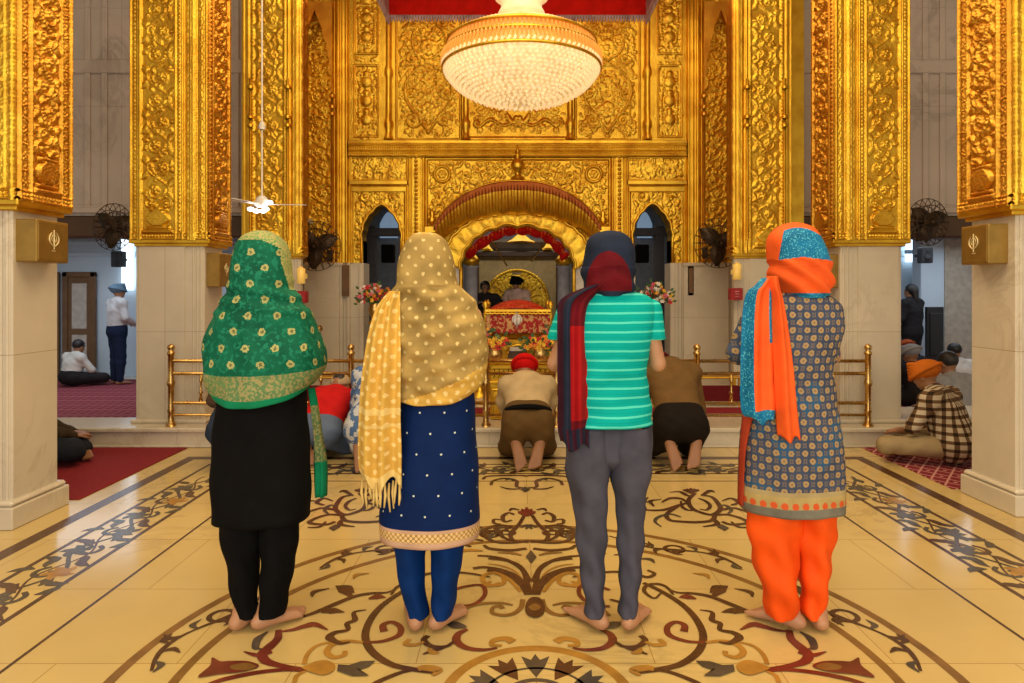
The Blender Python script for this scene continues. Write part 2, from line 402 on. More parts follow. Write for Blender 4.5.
def ring(cx, cy, r, w, mi, z=INZ, n=96):
    a = np.linspace(0, 2*PI, n+1); vs = []
    for q in a: vs += [(cx+(r-w)*math.cos(q), cy+(r-w)*math.sin(q), z), (cx+(r+w)*math.cos(q), cy+(r+w)*math.sin(q), z)]
    fl.add(vs, [(2*i, 2*i+1, 2*i+3, 2*i+2) for i in range(n)], mi+1)
def lane(x0, x1, y0, y1, mi, z=INZ): fl.add([(x0, y0, z), (x1, y0, z), (x1, y1, z), (x0, y1, z)], [(0, 1, 2, 3)], mi+1)
def uframe(x, y, w, mi):          # U-shaped band: two long sides and the far cross line
    lane(-x-w, -x+w, -2, y+w, mi); lane(x-w, x+w, -2, y+w, mi); lane(-x, x, y-w, y+w, mi, INZ*.6)
MC = 2.40
ring(0, MC, 1.53, .021, 4); ring(0, MC, 1.30, .019, 4)
ring(0, 2.26, .325, .02, 1)
uframe(2.80, 5.53, .045, 0); uframe(2.55, 5.33, .014, 0); uframe(2.24, 5.06, .014, 0); uframe(1.966, 4.86, .008, 0)
# scroll border between the two lines: long sides and far side
def leafb(x, y, a, l, w, mi, z=INZ):
    p = [(x+l*t*math.cos(a+.7*t), y+l*t*math.sin(a+.7*t)) for t in (0, .35, .7, 1)]
    fl.ribbon(p, [w*.15, w, w*.8, w*.05], z, mi+1, 4)
def border(along, c, s0, s1, per=.56):
    def T(u, v): return (c+v, u) if along == 'y' else (u, c+v)
    A = .095; s = s0; k = 0
    us = np.arange(s0, s1, .03); fl.ribbon([T(u, A*.62*math.sin(2*PI*(u-s0)/per)) for u in us], .011, INZ, 3, 3); fl.ribbon([T(u, -A*.45*math.sin(2*PI*(u-s0)/per+.6)) for u in us], .006, INZ, 1, 3)
    while s+per/2 <= s1+.01:
        m = s+per*.25; sg = 1 if k % 2 == 0 else -1
        c0 = (m, -sg*.012)
        sp = [T(c0[0]+.072*(1-t)*math.cos(-sg*(PI*.1+t*2.3*PI)), c0[1]+.072*(1-t)*math.sin(-sg*(PI*.1+t*2.3*PI))) for t in np.linspace(0, .85, 9)]
        fl.ribbon(sp, [.012, .017, .009], INZ, 3 if k % 3 else 1, 4)
        f = T(m, sg*.05); 
        for j in range(5):
            a = j*1.256+k; leafb(f[0], f[1], a, .085, .026, 2 if (k % 4) else 1)
        for j, (du, dv, a) in enumerate(((.10, .06, .5), (-.10, .06, 2.4), (.13, -.055, -.4), (-.12, -.06, 3.3), (.04, -.1, -1.2))):
            p = T(m+du, sg*dv); aa = a*sg if along == 'x' else PI/2-a*sg
            leafb(p[0], p[1], aa, .12, .027, (0, 2, 2, 0, 2)[j])
        s += per/2; k += 1
for sg in (-1, 1): border('y', sg*2.395, .9, 5.0)
border('x', 5.195, -2.3, 2.3)
# medallion, traced curve by curve
strk([(95,100),(78,80),(55,70),(22,72),(12,90),(40,110),(60,95)], TA, [.006,.012,.01,.004], 0)
strk([(10,66),(60,90),(120,128),(160,170),(180,218),(165,262),(115,298),(50,313),(-20,322)], TA, [.012,.016,.016,.012], 0)
strk([(60,70),(100,92),(150,96),(200,105),(260,128),(320,152),(352,162)], TA, [.004,.012,.016,.01], 0)
for a, b in (((205,108),(250,75)), ((160,112),(110,108)), ((300,150),(232,150))):
    strk([a, ((a[0]+b[0])/2, (a[1]+b[1])/2-4), b], TA, [.006,.028,.002], 3 if a[0] == 160 else 0)
strk([(250,75),(215,78),(200,95)], TA, [.003,.018,.004], 0)
strk([(360,312),(420,304),(468,290),(478,268),(455,248),(430,225),(425,200)], TA, [.008,.018,.022,.012], 3)
strk([(285,200),(320,185),(350,190),(385,200),(420,205)], TA, [.004,.022,.014,.006], 3)
strk([(450,262),(490,272),(530,262)], TA, [.014,.014,.003], 3); strk([(455,205),(485,225),(495,250),(480,255)], TA, [.004,.018,.014,.004], 2)
blob([(490,305),(520,291),(570,290),(600,291),(622,280),(630,303),(668,336),(610,328),(540,321)], TA, 3)
blob([(500,305),(525,296),(560,300),(575,308),(560,316),(520,316)], TA, 4, z=INZ+.0044)
strk([(360,318),(420,314),(500,322),(590,340),(640,356)], TA, [.006,.012,.014,.012], 3)
blob([(275,300),(300,288),(330,292),(350,300),(370,310),(345,322),(310,330),(280,318)], TA, 1)
blob([(158,289),(200,291),(235,302),(266,300),(270,318),(228,333),(180,332),(210,316),(178,306)], TA, 2, smooth=False)
strk([(188,236),(232,232),(272,240),(294,262),(276,278),(246,272),(242,260)], TA, [.008,.014,.012,.01], 1)
strk([(265,232),(320,245),(350,270),(362,298)], TA, [.006,.009,.009], 1)
strk([(360,318),(385,330),(395,350)], TA, [.006,.009,.009], 1)
strk([(125,205),(126,186),(100,178),(78,192),(84,215),(130,232),(182,236)], TA, [.016,.012,.014,.008], 3)
strk([(170,143),(205,150),(205,172),(228,182),(228,200),(265,208),(282,222),(255,238),(225,235)], TA, [.004,.014,.010,.018,.006], 0)
strk([(0,330),(-20,315),(20,308),(40,312)], TA, [.008,.02,.014], 1)
strk([(40,312),(90,322),(150,345),(180,362)], TA, [.008,.011,.012], 0)
# running vine between the two rings
for a0, a1 in ((.02, .62), (.72, 1.25), (1.30, 1.52)):
    aa = np.linspace(a0, a1, 15); pts = [((1.415+.05*math.sin((a-a0)*13))*math.cos(a), MC+(1.415+.05*math.sin((a-a0)*13))*math.sin(a)) for a in aa]
    strk(pts, None, [.006,.012,.006,.013,.006,.011,.004], 0, n=3)
    for j, a in enumerate(aa[1:-1]):
        r = 1.415+.05*math.sin((a-a0)*13); p = (r*math.cos(a), MC+r*math.sin(a)); q = a+PI/2+(.9 if j % 2 else -1.1)+(PI if j % 3 == 0 else 0)
        strk([p, (p[0]+.045*math.cos(q), p[1]+.045*math.sin(q)), (p[0]+.08*math.cos(q+.6), p[1]+.08*math.sin(q+.6))], None, [.004,.015,.002], 2 if j % 4 == 0 else 0, n=4)
    r = 1.415; a = (a0+a1)/2; c = V(r*math.cos(a), MC+r*math.sin(a))
    for sgn in (1, -1): ring(sgn*c[0], c[1], .05, .012, 0, n=20)
# inside the ring, near the axis
for m, dx in ((1, 0),):
    strk([(322,150),(326,110),(330,60),(355,25),(400,5),(480,-5)], TB, [.02,.015,.014,.01], 0)
    strk([(334,112),(360,62),(400,35),(450,22),(485,20)], TB, [.004,.006,.006,.003], 1)
    strk([(330,150),(352,110),(395,72),(445,52),(490,44)], TB, [.012,.010,.012,.014], 0)
    strk([(450,58),(425,75),(425,100),(455,112),(490,104),(480,92)], TB, [.009,.012,.009,.009], 1)
    strk([(350,170),(362,205),(395,230),(440,238),(485,228),(480,205),(450,198),(440,210)], TB, [.012,.012,.010,.012], 4)
    strk([(395,195),(450,185),(540,190),(600,210),(640,240)], TB, [.006,.011,.012,.008], 4)
    strk([(410,352),(440,338),(490,345),(500,365),(460,368)], TB, [.02,.014,.008], 1)
    strk([(480,378),(540,386),(610,378),(650,350),(640,318),(600,298)], TB, [.006,.013,.018,.010], 3)
    strk([(660,350),(700,372),(760,370),(790,345),(770,325)], TB, [.008,.010,.014,.012], 0)
    strk([(790,352),(830,365),(870,360),(850,340)], TB, [.008,.012,.01], 1)
    blob([(600,290),(640,268),(690,270),(660,295)], TB, 2)
    strk([(705,380),(750,388),(800,405)], TB, [.002,.014,.004], 0); strk([(730,400),(760,395),(775,378)], TB, [.006,.015,.004], 1)
    strk([(640,130),(590,115),(520,110),(510,150),(560,190),(640,200)], TB, [.01,.011,.011,.009], 3)
    strk([(640,170),(690,185),(730,215),(720,240),(690,235)], TB, [.008,.01,.012,.008], 0)
    strk([(480,75),(560,60),(660,52),(740,60),(800,75),(830,60),(800,45)], TB, [.006,.012,.012,.008], 0)
blob([(278,200),(300,165),(340,165),(362,200),(355,235),(322,250),(285,235)], TB, 0, False)
blob([(292,205),(320,190),(345,205),(320,222)], TB, 4, False, z=INZ+.0044)
blob([(225,400),(242,378),(262,402),(243,424)], TC, 2, False, smooth=False); blob([(206,170),(222,160),(240,171),(222,180)], TC, 2, False, smooth=False)
strk([(250,485),(275,440),(320,412),(370,400),(420,396)], TC, [.012,.012,.008], 0)
strk([(258,520),(290,470),(345,445),(400,436),(440,440)], TC, [.010,.012,.011], 0)
strk([(285,520),(320,478),(370,455),(410,470),(395,500),(350,490)], TC, [.008,.012,.010], 1)
strk([(240,350),(290,345),(300,322),(278,300),(262,282),(246,258)], TC, [.010,.012,.010], 0)
strk([(240,345),(290,352),(350,350),(385,332),(380,305),(340,292),(290,296)], TC, [.010,.012,.010], 0)
strk([(250,372),(310,378),(375,372),(395,360)], TC, [.012,.014,.008], 0)
strk([(280,256),(300,250),(320,262),(316,280),(290,275)], TC, [.008,.013,.008], 0)
strk([(320,275),(350,272),(352,285),(330,288)], TC, [.006,.01,.006], 0)
for dx, dy in ((0, -14), (-16, -8), (16, -8), (-28, 0), (28, 0)): strk([(228,262),(228+dx*.7,250+dy*.5),(228+dx,244+dy)], TC, [.006,.018,.003], 3, False)
strk([(225,125),(240,122),(300,122),(360,125),(375,135)], TC, [.012,.014,.01], 0); strk([(232,165),(262,160),(262,140),(300,132),(340,140),(350,155)], TC, [.01,.014,.01], 0)
strk([(300,138),(280,134),(270,142)], TC, [.004,.014,.004], 2); strk([(250,168),(290,168),(320,160)], TC, [.01,.012,.004], 0)
# two free ornaments left and right beyond the ring
strk([(405,228),(378,258),(392,292),(435,312),(480,320),(512,300),(508,278),(478,245),(430,236)], TD, [.012,.015,.015,.012], 0)
strk([(380,268),(330,282),(270,300),(200,300),(192,288)], TD, [.01,.015,.012,.008], 0); strk([(330,285),(285,318),(298,343),(350,350),(420,352),(478,344),(492,318)], TD, [.012,.014,.016,.012], 0)
strk([(262,268),(300,250),(345,252),(372,268)], TD, [.004,.02,.006], 0); strk([(295,225),(340,222),(372,238),(398,240)], TD, [.004,.016,.008], 0)
strk([(230,285),(215,262),(260,255)], TD, [.006,.014,.004], 0); strk([(515,300),(570,292),(620,305),(650,320)], TD, [.012,.014,.006], 0)
strk([(495,322),(545,320),(600,335),(630,355),(560,362),(520,350)], TD, [.012,.014,.012], 0); strk([(520,262),(560,250),(590,268),(560,280)], TD, [.004,.016,.008], 0)
strk([(490,225),(470,218),(440,235)], TD, [.004,.018,.01], 0); strk([(480,335),(500,360),(440,372)], TD, [.012,.016,.006], 0)
for dx in (-34, -16, 0, 16, 34): strk([(388,230),(388+dx*.7,216),(388+dx,206+abs(dx)*.2)], TD, [.004,.018,.004], 0)
blob([(498,372),(520,362),(552,378),(532,390)], TD, 2, smooth=False)
for pts, w, mi in (([(345,330),(300,318),(250,330),(235,350),(262,372)], [.006,.012,.010,.004], 2), ([(505,285),(535,280),(560,300),(545,318)], [.006,.014,.006], 2), ([(420,250),(450,262),(470,282),(455,300),(425,296)], [.008,.012,.010,.005], 0),
    ([(345,262),(350,285),(372,300),(400,302)], [.006,.012,.008], 0), ([(560,350),(590,372),(640,375)], [.006,.012,.006], 0), ([(225,270),(190,262),(205,246)], [.005,.014,.004], 2), ([(590,262),(630,262),(645,280)], [.005,.014,.004], 2)): strk(pts, TD, w, mi)
for pts, w, mi in (([(262,300),(240,292),(225,305)], [.008,.012,.006], 2), ([(300,345),(330,330),(330,312),(305,308)], [.008,.013,.008], 0), ([(345,318),(365,325),(372,345)], [.006,.014,.004], 2), ([(395,345),(440,340),(470,352),(440,366)], [.008,.012,.008], 0),
    ([(395,300),(440,290),(480,300),(470,320)], [.006,.013,.006], 0), ([(270,395),(300,388),(350,386)], [.006,.012,.004], 4), ([(400,380),(450,378),(500,390)], [.006,.014,.006], 1), ([(262,240),(285,236),(296,244)], [.006,.014,.004], 0)): strk(pts, TC, w, mi)
for k, (a, l) in enumerate(((.55, .10), (.75, .09), (1.0, .1), (1.12, .08), (1.25, .09))):      # small sprigs hugging the outer ring
    r = 1.18; p = (r*math.cos(a), MC+r*math.sin(a)); strk([p, (p[0]+l*.5*math.cos(a+.9), p[1]+l*.5*math.sin(a+.9)), (p[0]+l*math.cos(a+1.6), p[1]+l*math.sin(a+1.6))], None, [.004,.016,.003], k % 3, n=4)
# rosette in the small ring
for k in range(12):
    a = k*PI/6; c, s_ = math.cos(a), math.sin(a); R = lambda r, t: (r*(c*math.cos(t)-s_*math.sin(t)), 2.26+r*(s_*math.cos(t)+c*math.sin(t)))
    fl.add([(*q, INZ) for q in (R(.13, 0), R(.20, .17), R(.275, .20), R(.245, .07), R(.285, 0), R(.245, -.07), R(.275, -.20), R(.20, -.17))], [(0, 1, 2, 3, 4, 5, 6, 7)], 3 if k % 2 else 1)
ring(0, 2.26, .115, .011, 2, n=40); blob([(.07*math.cos(k*PI/4), 2.26+.07*math.sin(k*PI/4)) for k in range(8)], None, 4, False)
ring(0, 2.26, .19, .006, 2, n=50)
nb = sum(len(q) for q in fl.v)
floor = struct(fl.build('floor', [FLOORM]+INL))
# raised platform across the hall (front riser has a moulded lip) and low aisle floors
pf = MB(); pf.box((-4.7, YR, -.06), (-3.0, 6.42, PZ), 0); pf.box((3.0, YR, -.06), (4.7, 6.42, PZ), 0); pf.box((-3.0, YR, -.06), (3.0, 9.9, PZ), 0)
pf.box((-4.7, YR-.025, PZ-.035), (4.7, YR+.1, PZ+.002), 0, .008); pf.box((-4.7, YR-.03, 0), (4.7, YR, .02), 0, .006)
struct(pf.build('floor', MARBLE))
af = MB(); af.box((-9, 6.42, AZ-.05), (-3.0, 12.6, AZ)); af.box((3.0, 6.42, AZ-.05), (9, 12.6, AZ)); af.box((-9, YR, AZ-.05), (-4.7, 6.42, AZ)); af.box((4.7, YR, AZ-.05), (9, 6.42, AZ))
struct(af.build('floor', MARBLE))
ib = MB(); ib.box((-3.0, 9.9, 0), (3.0, 13.3, PZ)); struct(ib.build('floor', MARBLE))
# carpets
def carpet_mat(name, c, c2, pattern):
    t = NT(name); co = t.coord(); n = t.noise(co, 90, 4)
    base = t.ramp(n, [(.3, tuple(v*.6 for v in c[:3])+(1,)), (.7, c)])
    s = t.sep(co)
    if pattern == 'diamond':
        u = t.math('PINGPONG', t.math('MULTIPLY', s[0], 1/.13), .5); v = t.math('PINGPONG', t.math('MULTIPLY', s[1], 1/.16), .5); d = t.math('ADD', u, v)
        m = t.math('LESS_THAN', t.math('ABSOLUTE', t.math('SUBTRACT', d, .5)), .075); m2 = t.math('LESS_THAN', d, .12); m = t.math('MAXIMUM', m, m2)
        base = t.mix(m, base, c2)
    if pattern == 'rows':
        v = t.math('PINGPONG', t.math('MULTIPLY', s[1], 1/.35), .5); m = t.math('LESS_THAN', v, .05)
        u = t.math('PINGPONG', t.math('MULTIPLY', s[0], 1/.11), .5); m2 = t.math('MULTIPLY', t.math('LESS_THAN', u, .17), t.math('GREATER_THAN', v, .22)); base = t.mix(t.math('MAXIMUM', m, t.math('MULTIPLY', m2, .5)), base, c2)
    t.base(base); t.setv('Roughness', .95); t.bump(n, .4, .006); return t.m
CR = carpet_mat('crimson_carpet', (.27, .004, .012, 1), (.4, .1, .1, 1), None); CD = carpet_mat('diamond_carpet', (.24, .008, .018, 1), (.55, .25, .22, 1), 'diamond')
CRO = carpet_mat('striped_carpet', (.25, .012, .03, 1), (.42, .14, .15, 1), 'rows')
def carpet(x0, x1, y0, y1, z, mat, label):
    b = MB(); b.box((x0, y0, z), (x1, y1, z+.008), 0, .003); return tag(b.build('carpet', mat), label, 'carpet')
carpet(-6.5, -3.0, 4.42, YR-.04, 0, CR, 'plain crimson carpet on the hall floor left of the inlaid border')
carpet(-6.5, -3.12, -2, 3.78, 0, CR, 'crimson carpet on the floor in front of the nearest left pillar')
carpet(3.0, 6.5, 4.66, YR-.04, 0, CD, 'crimson carpet with a pale diamond lattice under the man in checks')
carpet(-8.4, -3.4, 6.9, 11.3, AZ, CRO, 'dark red prayer carpet with pale rows in the left aisle')
carpet(3.4, 8.4, 6.9, 11.3, AZ, CRO, 'dark red carpet in the right aisle beyond the step')
carpet(-2.75, 2.75, 6.45, 6.94, PZ, CR, 'dark red carpet on the platform behind the brass railing')
# ================================================================== pillars
def vine_front(w, h, step, cols, hh=.022, zbase=True, bottom=.0, per=.42):
    """cols: list of (kind, x0, x1) strips across the width"""
    r = Relief(w, h, step)
    for kind, a, b in cols:
        c, q = (a+b)/2, (b-a)/2
        if kind == 'vine': r.vine(a, b, bottom+.36, h, per, hh); vase(r, a, b, bottom+.03, hh)
        elif kind == 'bead': r.band(a, b, 0, h, hh*.5); r.beads(c, q*.75, hh*.7+.002)
        elif kind == 'rib': r.rib(c, q, hh*1.2)
        elif kind == 'flat': r.band(a, b, 0, h, hh*1.3)
        elif kind == 'col': r.rib(c, q, .03); [r.rib(c+dx*q, q*.18, .034) for dx in (-.45, 0, .45)]
        elif kind == 'chain':
            r.band(a, b, 0, h, hh*.35); y = q
            while y < h: r.rosette(c, y, q*.9, hh*.9, 4, y*9); r.leaf(c, y+q*.8, PI/2-.5, q*1.2, q*.35, hh*.9, .9); y += q*2.6
    if zbase:
        r.rib(.014, .014, .022, 'x'); r.beads(.04, .012, .02, 'x', 0, w); r.rib(.062, .01, .02, 'x')
    return r
def vase(r, a, b, y, hh):
    c, q = (a+b)/2, (b-a)/2
    r.rib(y+.05, .018, hh*1.6, 'x', a, b); r.rib(y+.085, .012, hh*1.2, 'x', a+q*.25, b-q*.25)
    for t in np.linspace(0, 1, 12): 
        ww = q*(.35+.4*math.sin(PI*t)); r.rib(y+.11+t*.12, .012, hh*1.5, 'x', c-ww, c+ww)
    r.rib(y+.25, .012, hh*1.5, 'x', c-q*.6, c+q*.6)
    for d in (-1, 1): r.spiral(c+d*q*.5, y+.31, q*.4, PI/2, 1., .011, hh, -d); r.leaf(c, y+.26, PI/2-d*.5, .12, .02, hh*1.2, -.6*d)
def gold_clad(parent, x0, x1, y0, y1, z0, z1, inner, fcols, scols, step=.008, per=.42, sper=.34, mat=None):
    """gold upper part: two carved faces (front at y0, the side that faces the axis) over a plain core"""
    core = MB(); core.box((x0+.004, y0+.004, z0+.01), (x1-.004, y1, z1), 0); core.box((x0-.012, y0-.012, z0-.03), (x1+.012, y1+.012, z0+.012), 0, .008)
    core.box((x0+.02, y0+.02, z0-.055), (x1-.02, y1-.02, z0-.02), 0, .006)
    g = core.build('gold_cladding', GOLDP, parent)
    W = x1-x0; r = vine_front(W, z1-z0, step, fcols, per=per)
    if inner > 0: r.mesh('carved_front', (x0, y0, z0), (1, 0, 0), (0, 0, 1), (0, -1, 0), GOLD, g)
    else: r.mesh('carved_front', (x1, y0, z0), (-1, 0, 0), (0, 0, 1), (0, -1, 0), GOLD, g)
    D = y1-y0; r = vine_front(D, z1-z0, step, scols, per=sper); xs = x1 if inner > 0 else x0
    r.mesh('carved_side', (xs, y0, z0), (0, 1, 0), (0, 0, 1), (inner, 0, 0), mat or GOLDR, g)
    return g
def shaft(parent, x0, x1, y0, y1, z0, z1, inner, plinth=.0):
    b = MB(); b.box((x0+.03, y0+.03, z0), (x1-.03, y1-.03, z1), 0)
    W = x1-x0
    b.box((x0, y0+.015, z0), (x1, y1-.015, z1), 0, .006)
    xi, s = (x1, -1) if inner > 0 else (x0, 1)
    b.box((min(x0, x1)+W*.05, y0, z0), (x0+W*.72, y0+.05, z1), 0, .004) if inner > 0 else b.box((x0+W*.28, y0, z0), (x1-W*.05, y0+.05, z1), 0, .004)
    for k in range(3): xx = xi+s*(.03+.035*k); b.box((xx-.009, y0+.003, z0), (xx+.009, y0+.03, z1), 0, .006)
    o = b.build('marble_shaft', MARBLE, parent)
    if plinth:
        q = MB(); e = plinth; q.box((x0-e, y0-e, z0), (x1+e, y1+e, z0+.13), 0, .006); q.box((x0-e*.75, y0-e*.75, z0+.13), (x1+e*.75, y1+e*.75, z0+.165), 0, .014)
        q.build('plinth', MARBLE, parent)
    return o
def fcols(W, parts): 
    out = []; 
    for k, a, b in parts: out.append((k, a*W, b*W))
    return out
FRONT = [('rib', 0, .03), ('bead', .03, .09), ('rib', .09, .12), ('flat', .125, .15), ('vine', .165, .56), ('rib', .57, .60), ('bead', .60, .66), ('rib', .66, .69), ('col', .71, .86), ('chain', .87, .96), ('rib', .965, 1.)]
SIDE = [('bead', .02, .12), ('rib', .13, .17), ('vine', .2, .8), ('rib', .83, .87), ('chain', .88, .98)]
NFRONT = [('rib', 0, .04), ('vine', .1, .55), ('rib', .6, .64), ('flat', .66, .70), ('chain', .72, .90), ('rib', .94, 1.)]
NSIDE = [('rib', .0, .04), ('chain', .05, .18), ('rib', .20, .23), ('vine', .27, .76), ('rib', .78, .81), ('chain', .83, .95), ('rib', .96, 1.)]
def emblem(parent, xc, yc, zc, s, inner):
    """box plaque on the pillar's inner side: khanda emblem engraved on the face that looks to the axis"""
    m = MB(); X = xc
    def T(u, v): return (X+inner*.003, yc+u, zc+v)
    def st(pts, w): 
        p = cat_pts(pts, 5); m.tube([T(a*s, b*s) for a, b in p], [w*s*.5, w*s, w*s*.5], 6)
    st([(0, -.9), (0, 0), (0, 1.0)], .10); st([(-.12, .62), (0, .75), (.12, .62)], .05)
    st([(.30+.0, .75), (.62, .35), (.62, -.1), (.35, -.45), (.05, -.62)], .09); st([(-.30, .75), (-.62, .35), (-.62, -.1), (-.35, -.45), (-.05, -.62)], .09)
    a = np.linspace(0, 2*PI, 18, endpoint=False); m.tube([T(.36*s*math.cos(q), .18*s+.36*s*math.sin(q)) for q in a], .045*s, 6, closed=True)
    m.box(T(-.25*s, -1.12*s), (X-inner*.002, yc+.25*s, zc-1.0*s))
    return m.build('emblem', PLAQL, parent)
def plaque_box(x_face, inner, y0, y1, z0, z1, depth, label, mat=PLAQUE, emb=.062):
    b = MB(); x1 = x_face+inner*depth; b.box((x_face, y0, z0), (x1, y1, z1), 0, .006)
    b.box((x1-inner*.004, y0+.012, z0+.012), (x1+inner*.003, y1-.012, z1-.012), 0, .002)
    o = b.build('plaque_box', mat); tag(o, label, 'box')
    if emb: emblem(o, x1+inner*.003, (y0+y1)/2, (z0+z1)/2+.01, emb, inner)
    return o
TOP = 5.2
def near_pillar(inner, y0, y1, label):
    xa, xb = (-3.62, -3.055) if inner > 0 else (3.055, 3.62)
    p = empty('gilded_pillar', ((xa+xb)/2, (y0+y1)/2, 0), label, 'pillar', 'gilded marble pillars')
    shaft(p, xa, xb, y0+.03, y1-.015, 0, 1.93, inner, .04)
    xa, xb = (-3.68, -2.995) if inner > 0 else (2.995, 3.68)
    gold_clad(p, xa, xb, y0, y1, 1.93, 4.2, inner, fcols(xb-xa, NFRONT), fcols(y1-y0, NSIDE), .005, .3, .3)
near_pillar(1, 3.86, 4.32, 'nearest gold-topped marble pillar at the left edge of the hall')
near_pillar(-1, 4.09, 4.57, 'nearest gold-topped marble pillar at the right edge of the hall')
plaque_box(-3.07, 1, 3.93, 4.21, 1.575, 1.83, .14, 'bronze box with an engraved emblem on the nearest left pillar')
plaque_box(3.07, -1, 4.20, 4.46, 1.575, 1.83, .14, 'bronze box with an engraved emblem on the nearest right pillar')
def mid_pillar(inner, label):
    y0, y1 = 6.12, 6.60
    xa, xb = (-3.63, -2.99) if inner > 0 else (2.95, 3.52)
    p = empty('gilded_pillar', ((xa+xb)/2, (y0+y1)/2, PZ), label, 'pillar', 'gilded marble pillars')
    shaft(p, xa, xb, y0+.03, y1-.04, PZ, 1.86, inner, .0)
    b = MB(); b.box((xa-.03, y0, PZ), (xb+.03, y1, PZ+.035), 0, .01); b.build('plinth', MARBLE, p)
    xa, xb = (-3.655, -2.93) if inner > 0 else (2.87, 3.57)
    gold_clad(p, xa, xb, y0, y1, 1.87, 4.7, inner, fcols(xb-xa, FRONT), fcols(y1-y0, SIDE), .007)
mid_pillar(1, 'gold-carved pillar on the platform left of the brass railing')
mid_pillar(-1, 'gold-carved pillar on the platform right of the brass railing')
plaque_box(-2.99, 1, 6.2, 6.5, 1.44, 1.76, .12, 'smaller bronze box on the inner side of the left platform pillar', emb=.055)
plaque_box(2.95, -1, 6.2, 6.5, 1.43, 1.745, .12, 'smaller bronze box on the inner side of the right platform pillar', emb=.055)
FR3 = [('rib', 0, .05), ('flat', .06, .12), ('bead', .13, .2), ('vine', .22, .66), ('bead', .68, .74), ('rib', .75, .80), ('col', .81, .97)]
SI3 = [('chain', .02, .2), ('rib', .22, .28), ('vine', .3, .7), ('rib', .72, .78), ('chain', .8, .98)]
def arch_head(b, x0, x1, y, z0, z1, d=.06, cusps=4, mi=0):
    """spandrel of a narrow pointed cusped arch, in the xz plane"""
    xm, hw = (x0+x1)/2, (x1-x0)/2; pts = []
    for sgn in (-1, 1):
        L = []
        for k in range(25):
            t = k/24; w = hw*math.cos(t*PI/2)**.75; zz = z0+(z1-z0)*t; w -= .018*abs(math.sin(t*PI*cusps)); L.append((xm+sgn*max(w, 0), zz))
        L += [(xm, z1+.15), (xm+sgn*hw, z1+.15)] if False else [(xm, z1+.12), (xm+sgn*(hw+.001), z1+.12)]
        b.prism(L, y, y+d, mi, 'xz')
def back_pillar(inner, label):
    y0, y1 = 7.80, 7.98
    xa, xb = (-3.31, -2.61) if inner > 0 else (2.48, 3.18)
    p = empty('gilded_pillar', ((xa+xb)/2, (y0+y1)/2, PZ), label, 'pillar', 'gilded marble pillars')
    shaft(p, xa+.03, xb-.03, y0+.03, y1-.04, PZ, 1.84, inner, .0)
    gold_clad(p, xa, xb, y0, y1, 1.84, 5.1, inner, fcols(xb-xa, FR3), fcols(y1-y0, SI3), .009)
    b = MB(); u0, u1 = (xa+.10, xa+.54) if inner > 0 else (xb-.54, xb-.10)

    for xx in (u0, u1):
        for zz in (3.35, 3.45, 3.8): b.lathe([(.03, -.02), (.04, 0), (.03, .02)], (xx, y0-.035, zz), 10)
        b.tube([(xx, y0-.035, 2.0), (xx, y0-.035, 3.9)], .016, 8)
    b.build('blind_arch', GOLDP, p)
back_pillar(1, 'farthest left gold pillar beside the back wall, behind the green scarf')
back_pillar(-1, 'farthest right gold pillar beside the back wall, behind the orange scarf')
# ================================================================== back wall (portal)
YB = 9.5
def X9(x): return Xp(x, YB)
def Z9(y): return Zp(y, YB)
wb = MB()
# cusped openings
def cusp(xc, hw, zs, zt, n=4, dep=.16, ex=.8):
    """outline points of a pointed cusped arch from left spring to right spring"""
    L = []
    for k in range(n):
        t0, t1 = k/n, (k+1)/n
        def S(t): a = t*PI/2; return V(hw*math.cos(a)**ex*(1-(.45*t**5 if ex < .79 else 0)) if t < 1 else 0, (zt-zs)*(math.sin(a)**1.1*.84+.16*t**7 if ex < .79 else math.sin(a)**1.05))
        a, b = S(t0), S(t1); m = (a+b)/2; o = nrm(V(b[1]-a[1], a[0]-b[0])); r = np.linalg.norm(b-a)
        for q in np.linspace(0, 1, 7)[:-1]: L.append(a+(b-a)*q+o*r*dep*math.sin(PI*q)*1.6)
    L.append(V(0, zt-zs)); R = [(xc-p[0], zs+p[1]) for p in L]; return R+[(xc+p[0], zs+p[1]) for p in L[::-1][1:]]
SW = [(X9(381.5), .285, Z9(240), Z9(204)), (X9(652.5), .285, Z9(240), Z9(203))]
SWP = [cusp(*a, 4, .07, .72) for a in SW]
MAINX = X9(517.5)
MAIN = cusp(MAINX, .81, Z9(270), Z9(227), 5, .10)
def polymask(r, poly, ox, oz):
    """grid points inside polygon (plan of the panel)"""
    x = r.X+ox; z = r.Y+oz; ins = np.zeros(x.shape, bool); n = len(poly)
    for i in range(n):
        (x0, z0), (x1, z1) = poly[i], poly[(i+1) % n]
        if z0 == z1: continue
        c = ((z0 > z) != (z1 > z)) & (x < (x1-x0)*(z-z0)/(z1-z0)+x0); ins ^= c
    return ins
def jamb(b, outl, y0, y1, zb, mi=0):
    """inner face of an opening"""
    p = [(outl[0][0], zb)]+list(outl)+[(outl[-1][0], zb)]; n = len(p)
    b.add([(a, y0, c) for a, c in p]+[(a, y1, c) for a, c in p], [(i, i+1, n+i+1, n+i) for i in range(n-1)], mi)
wallc = MB(); WT = .34
def wbox(x0, x1, z0, z1, mi=0): wallc.box((x0, YB+.004, z0), (x1, YB+WT, z1), mi)
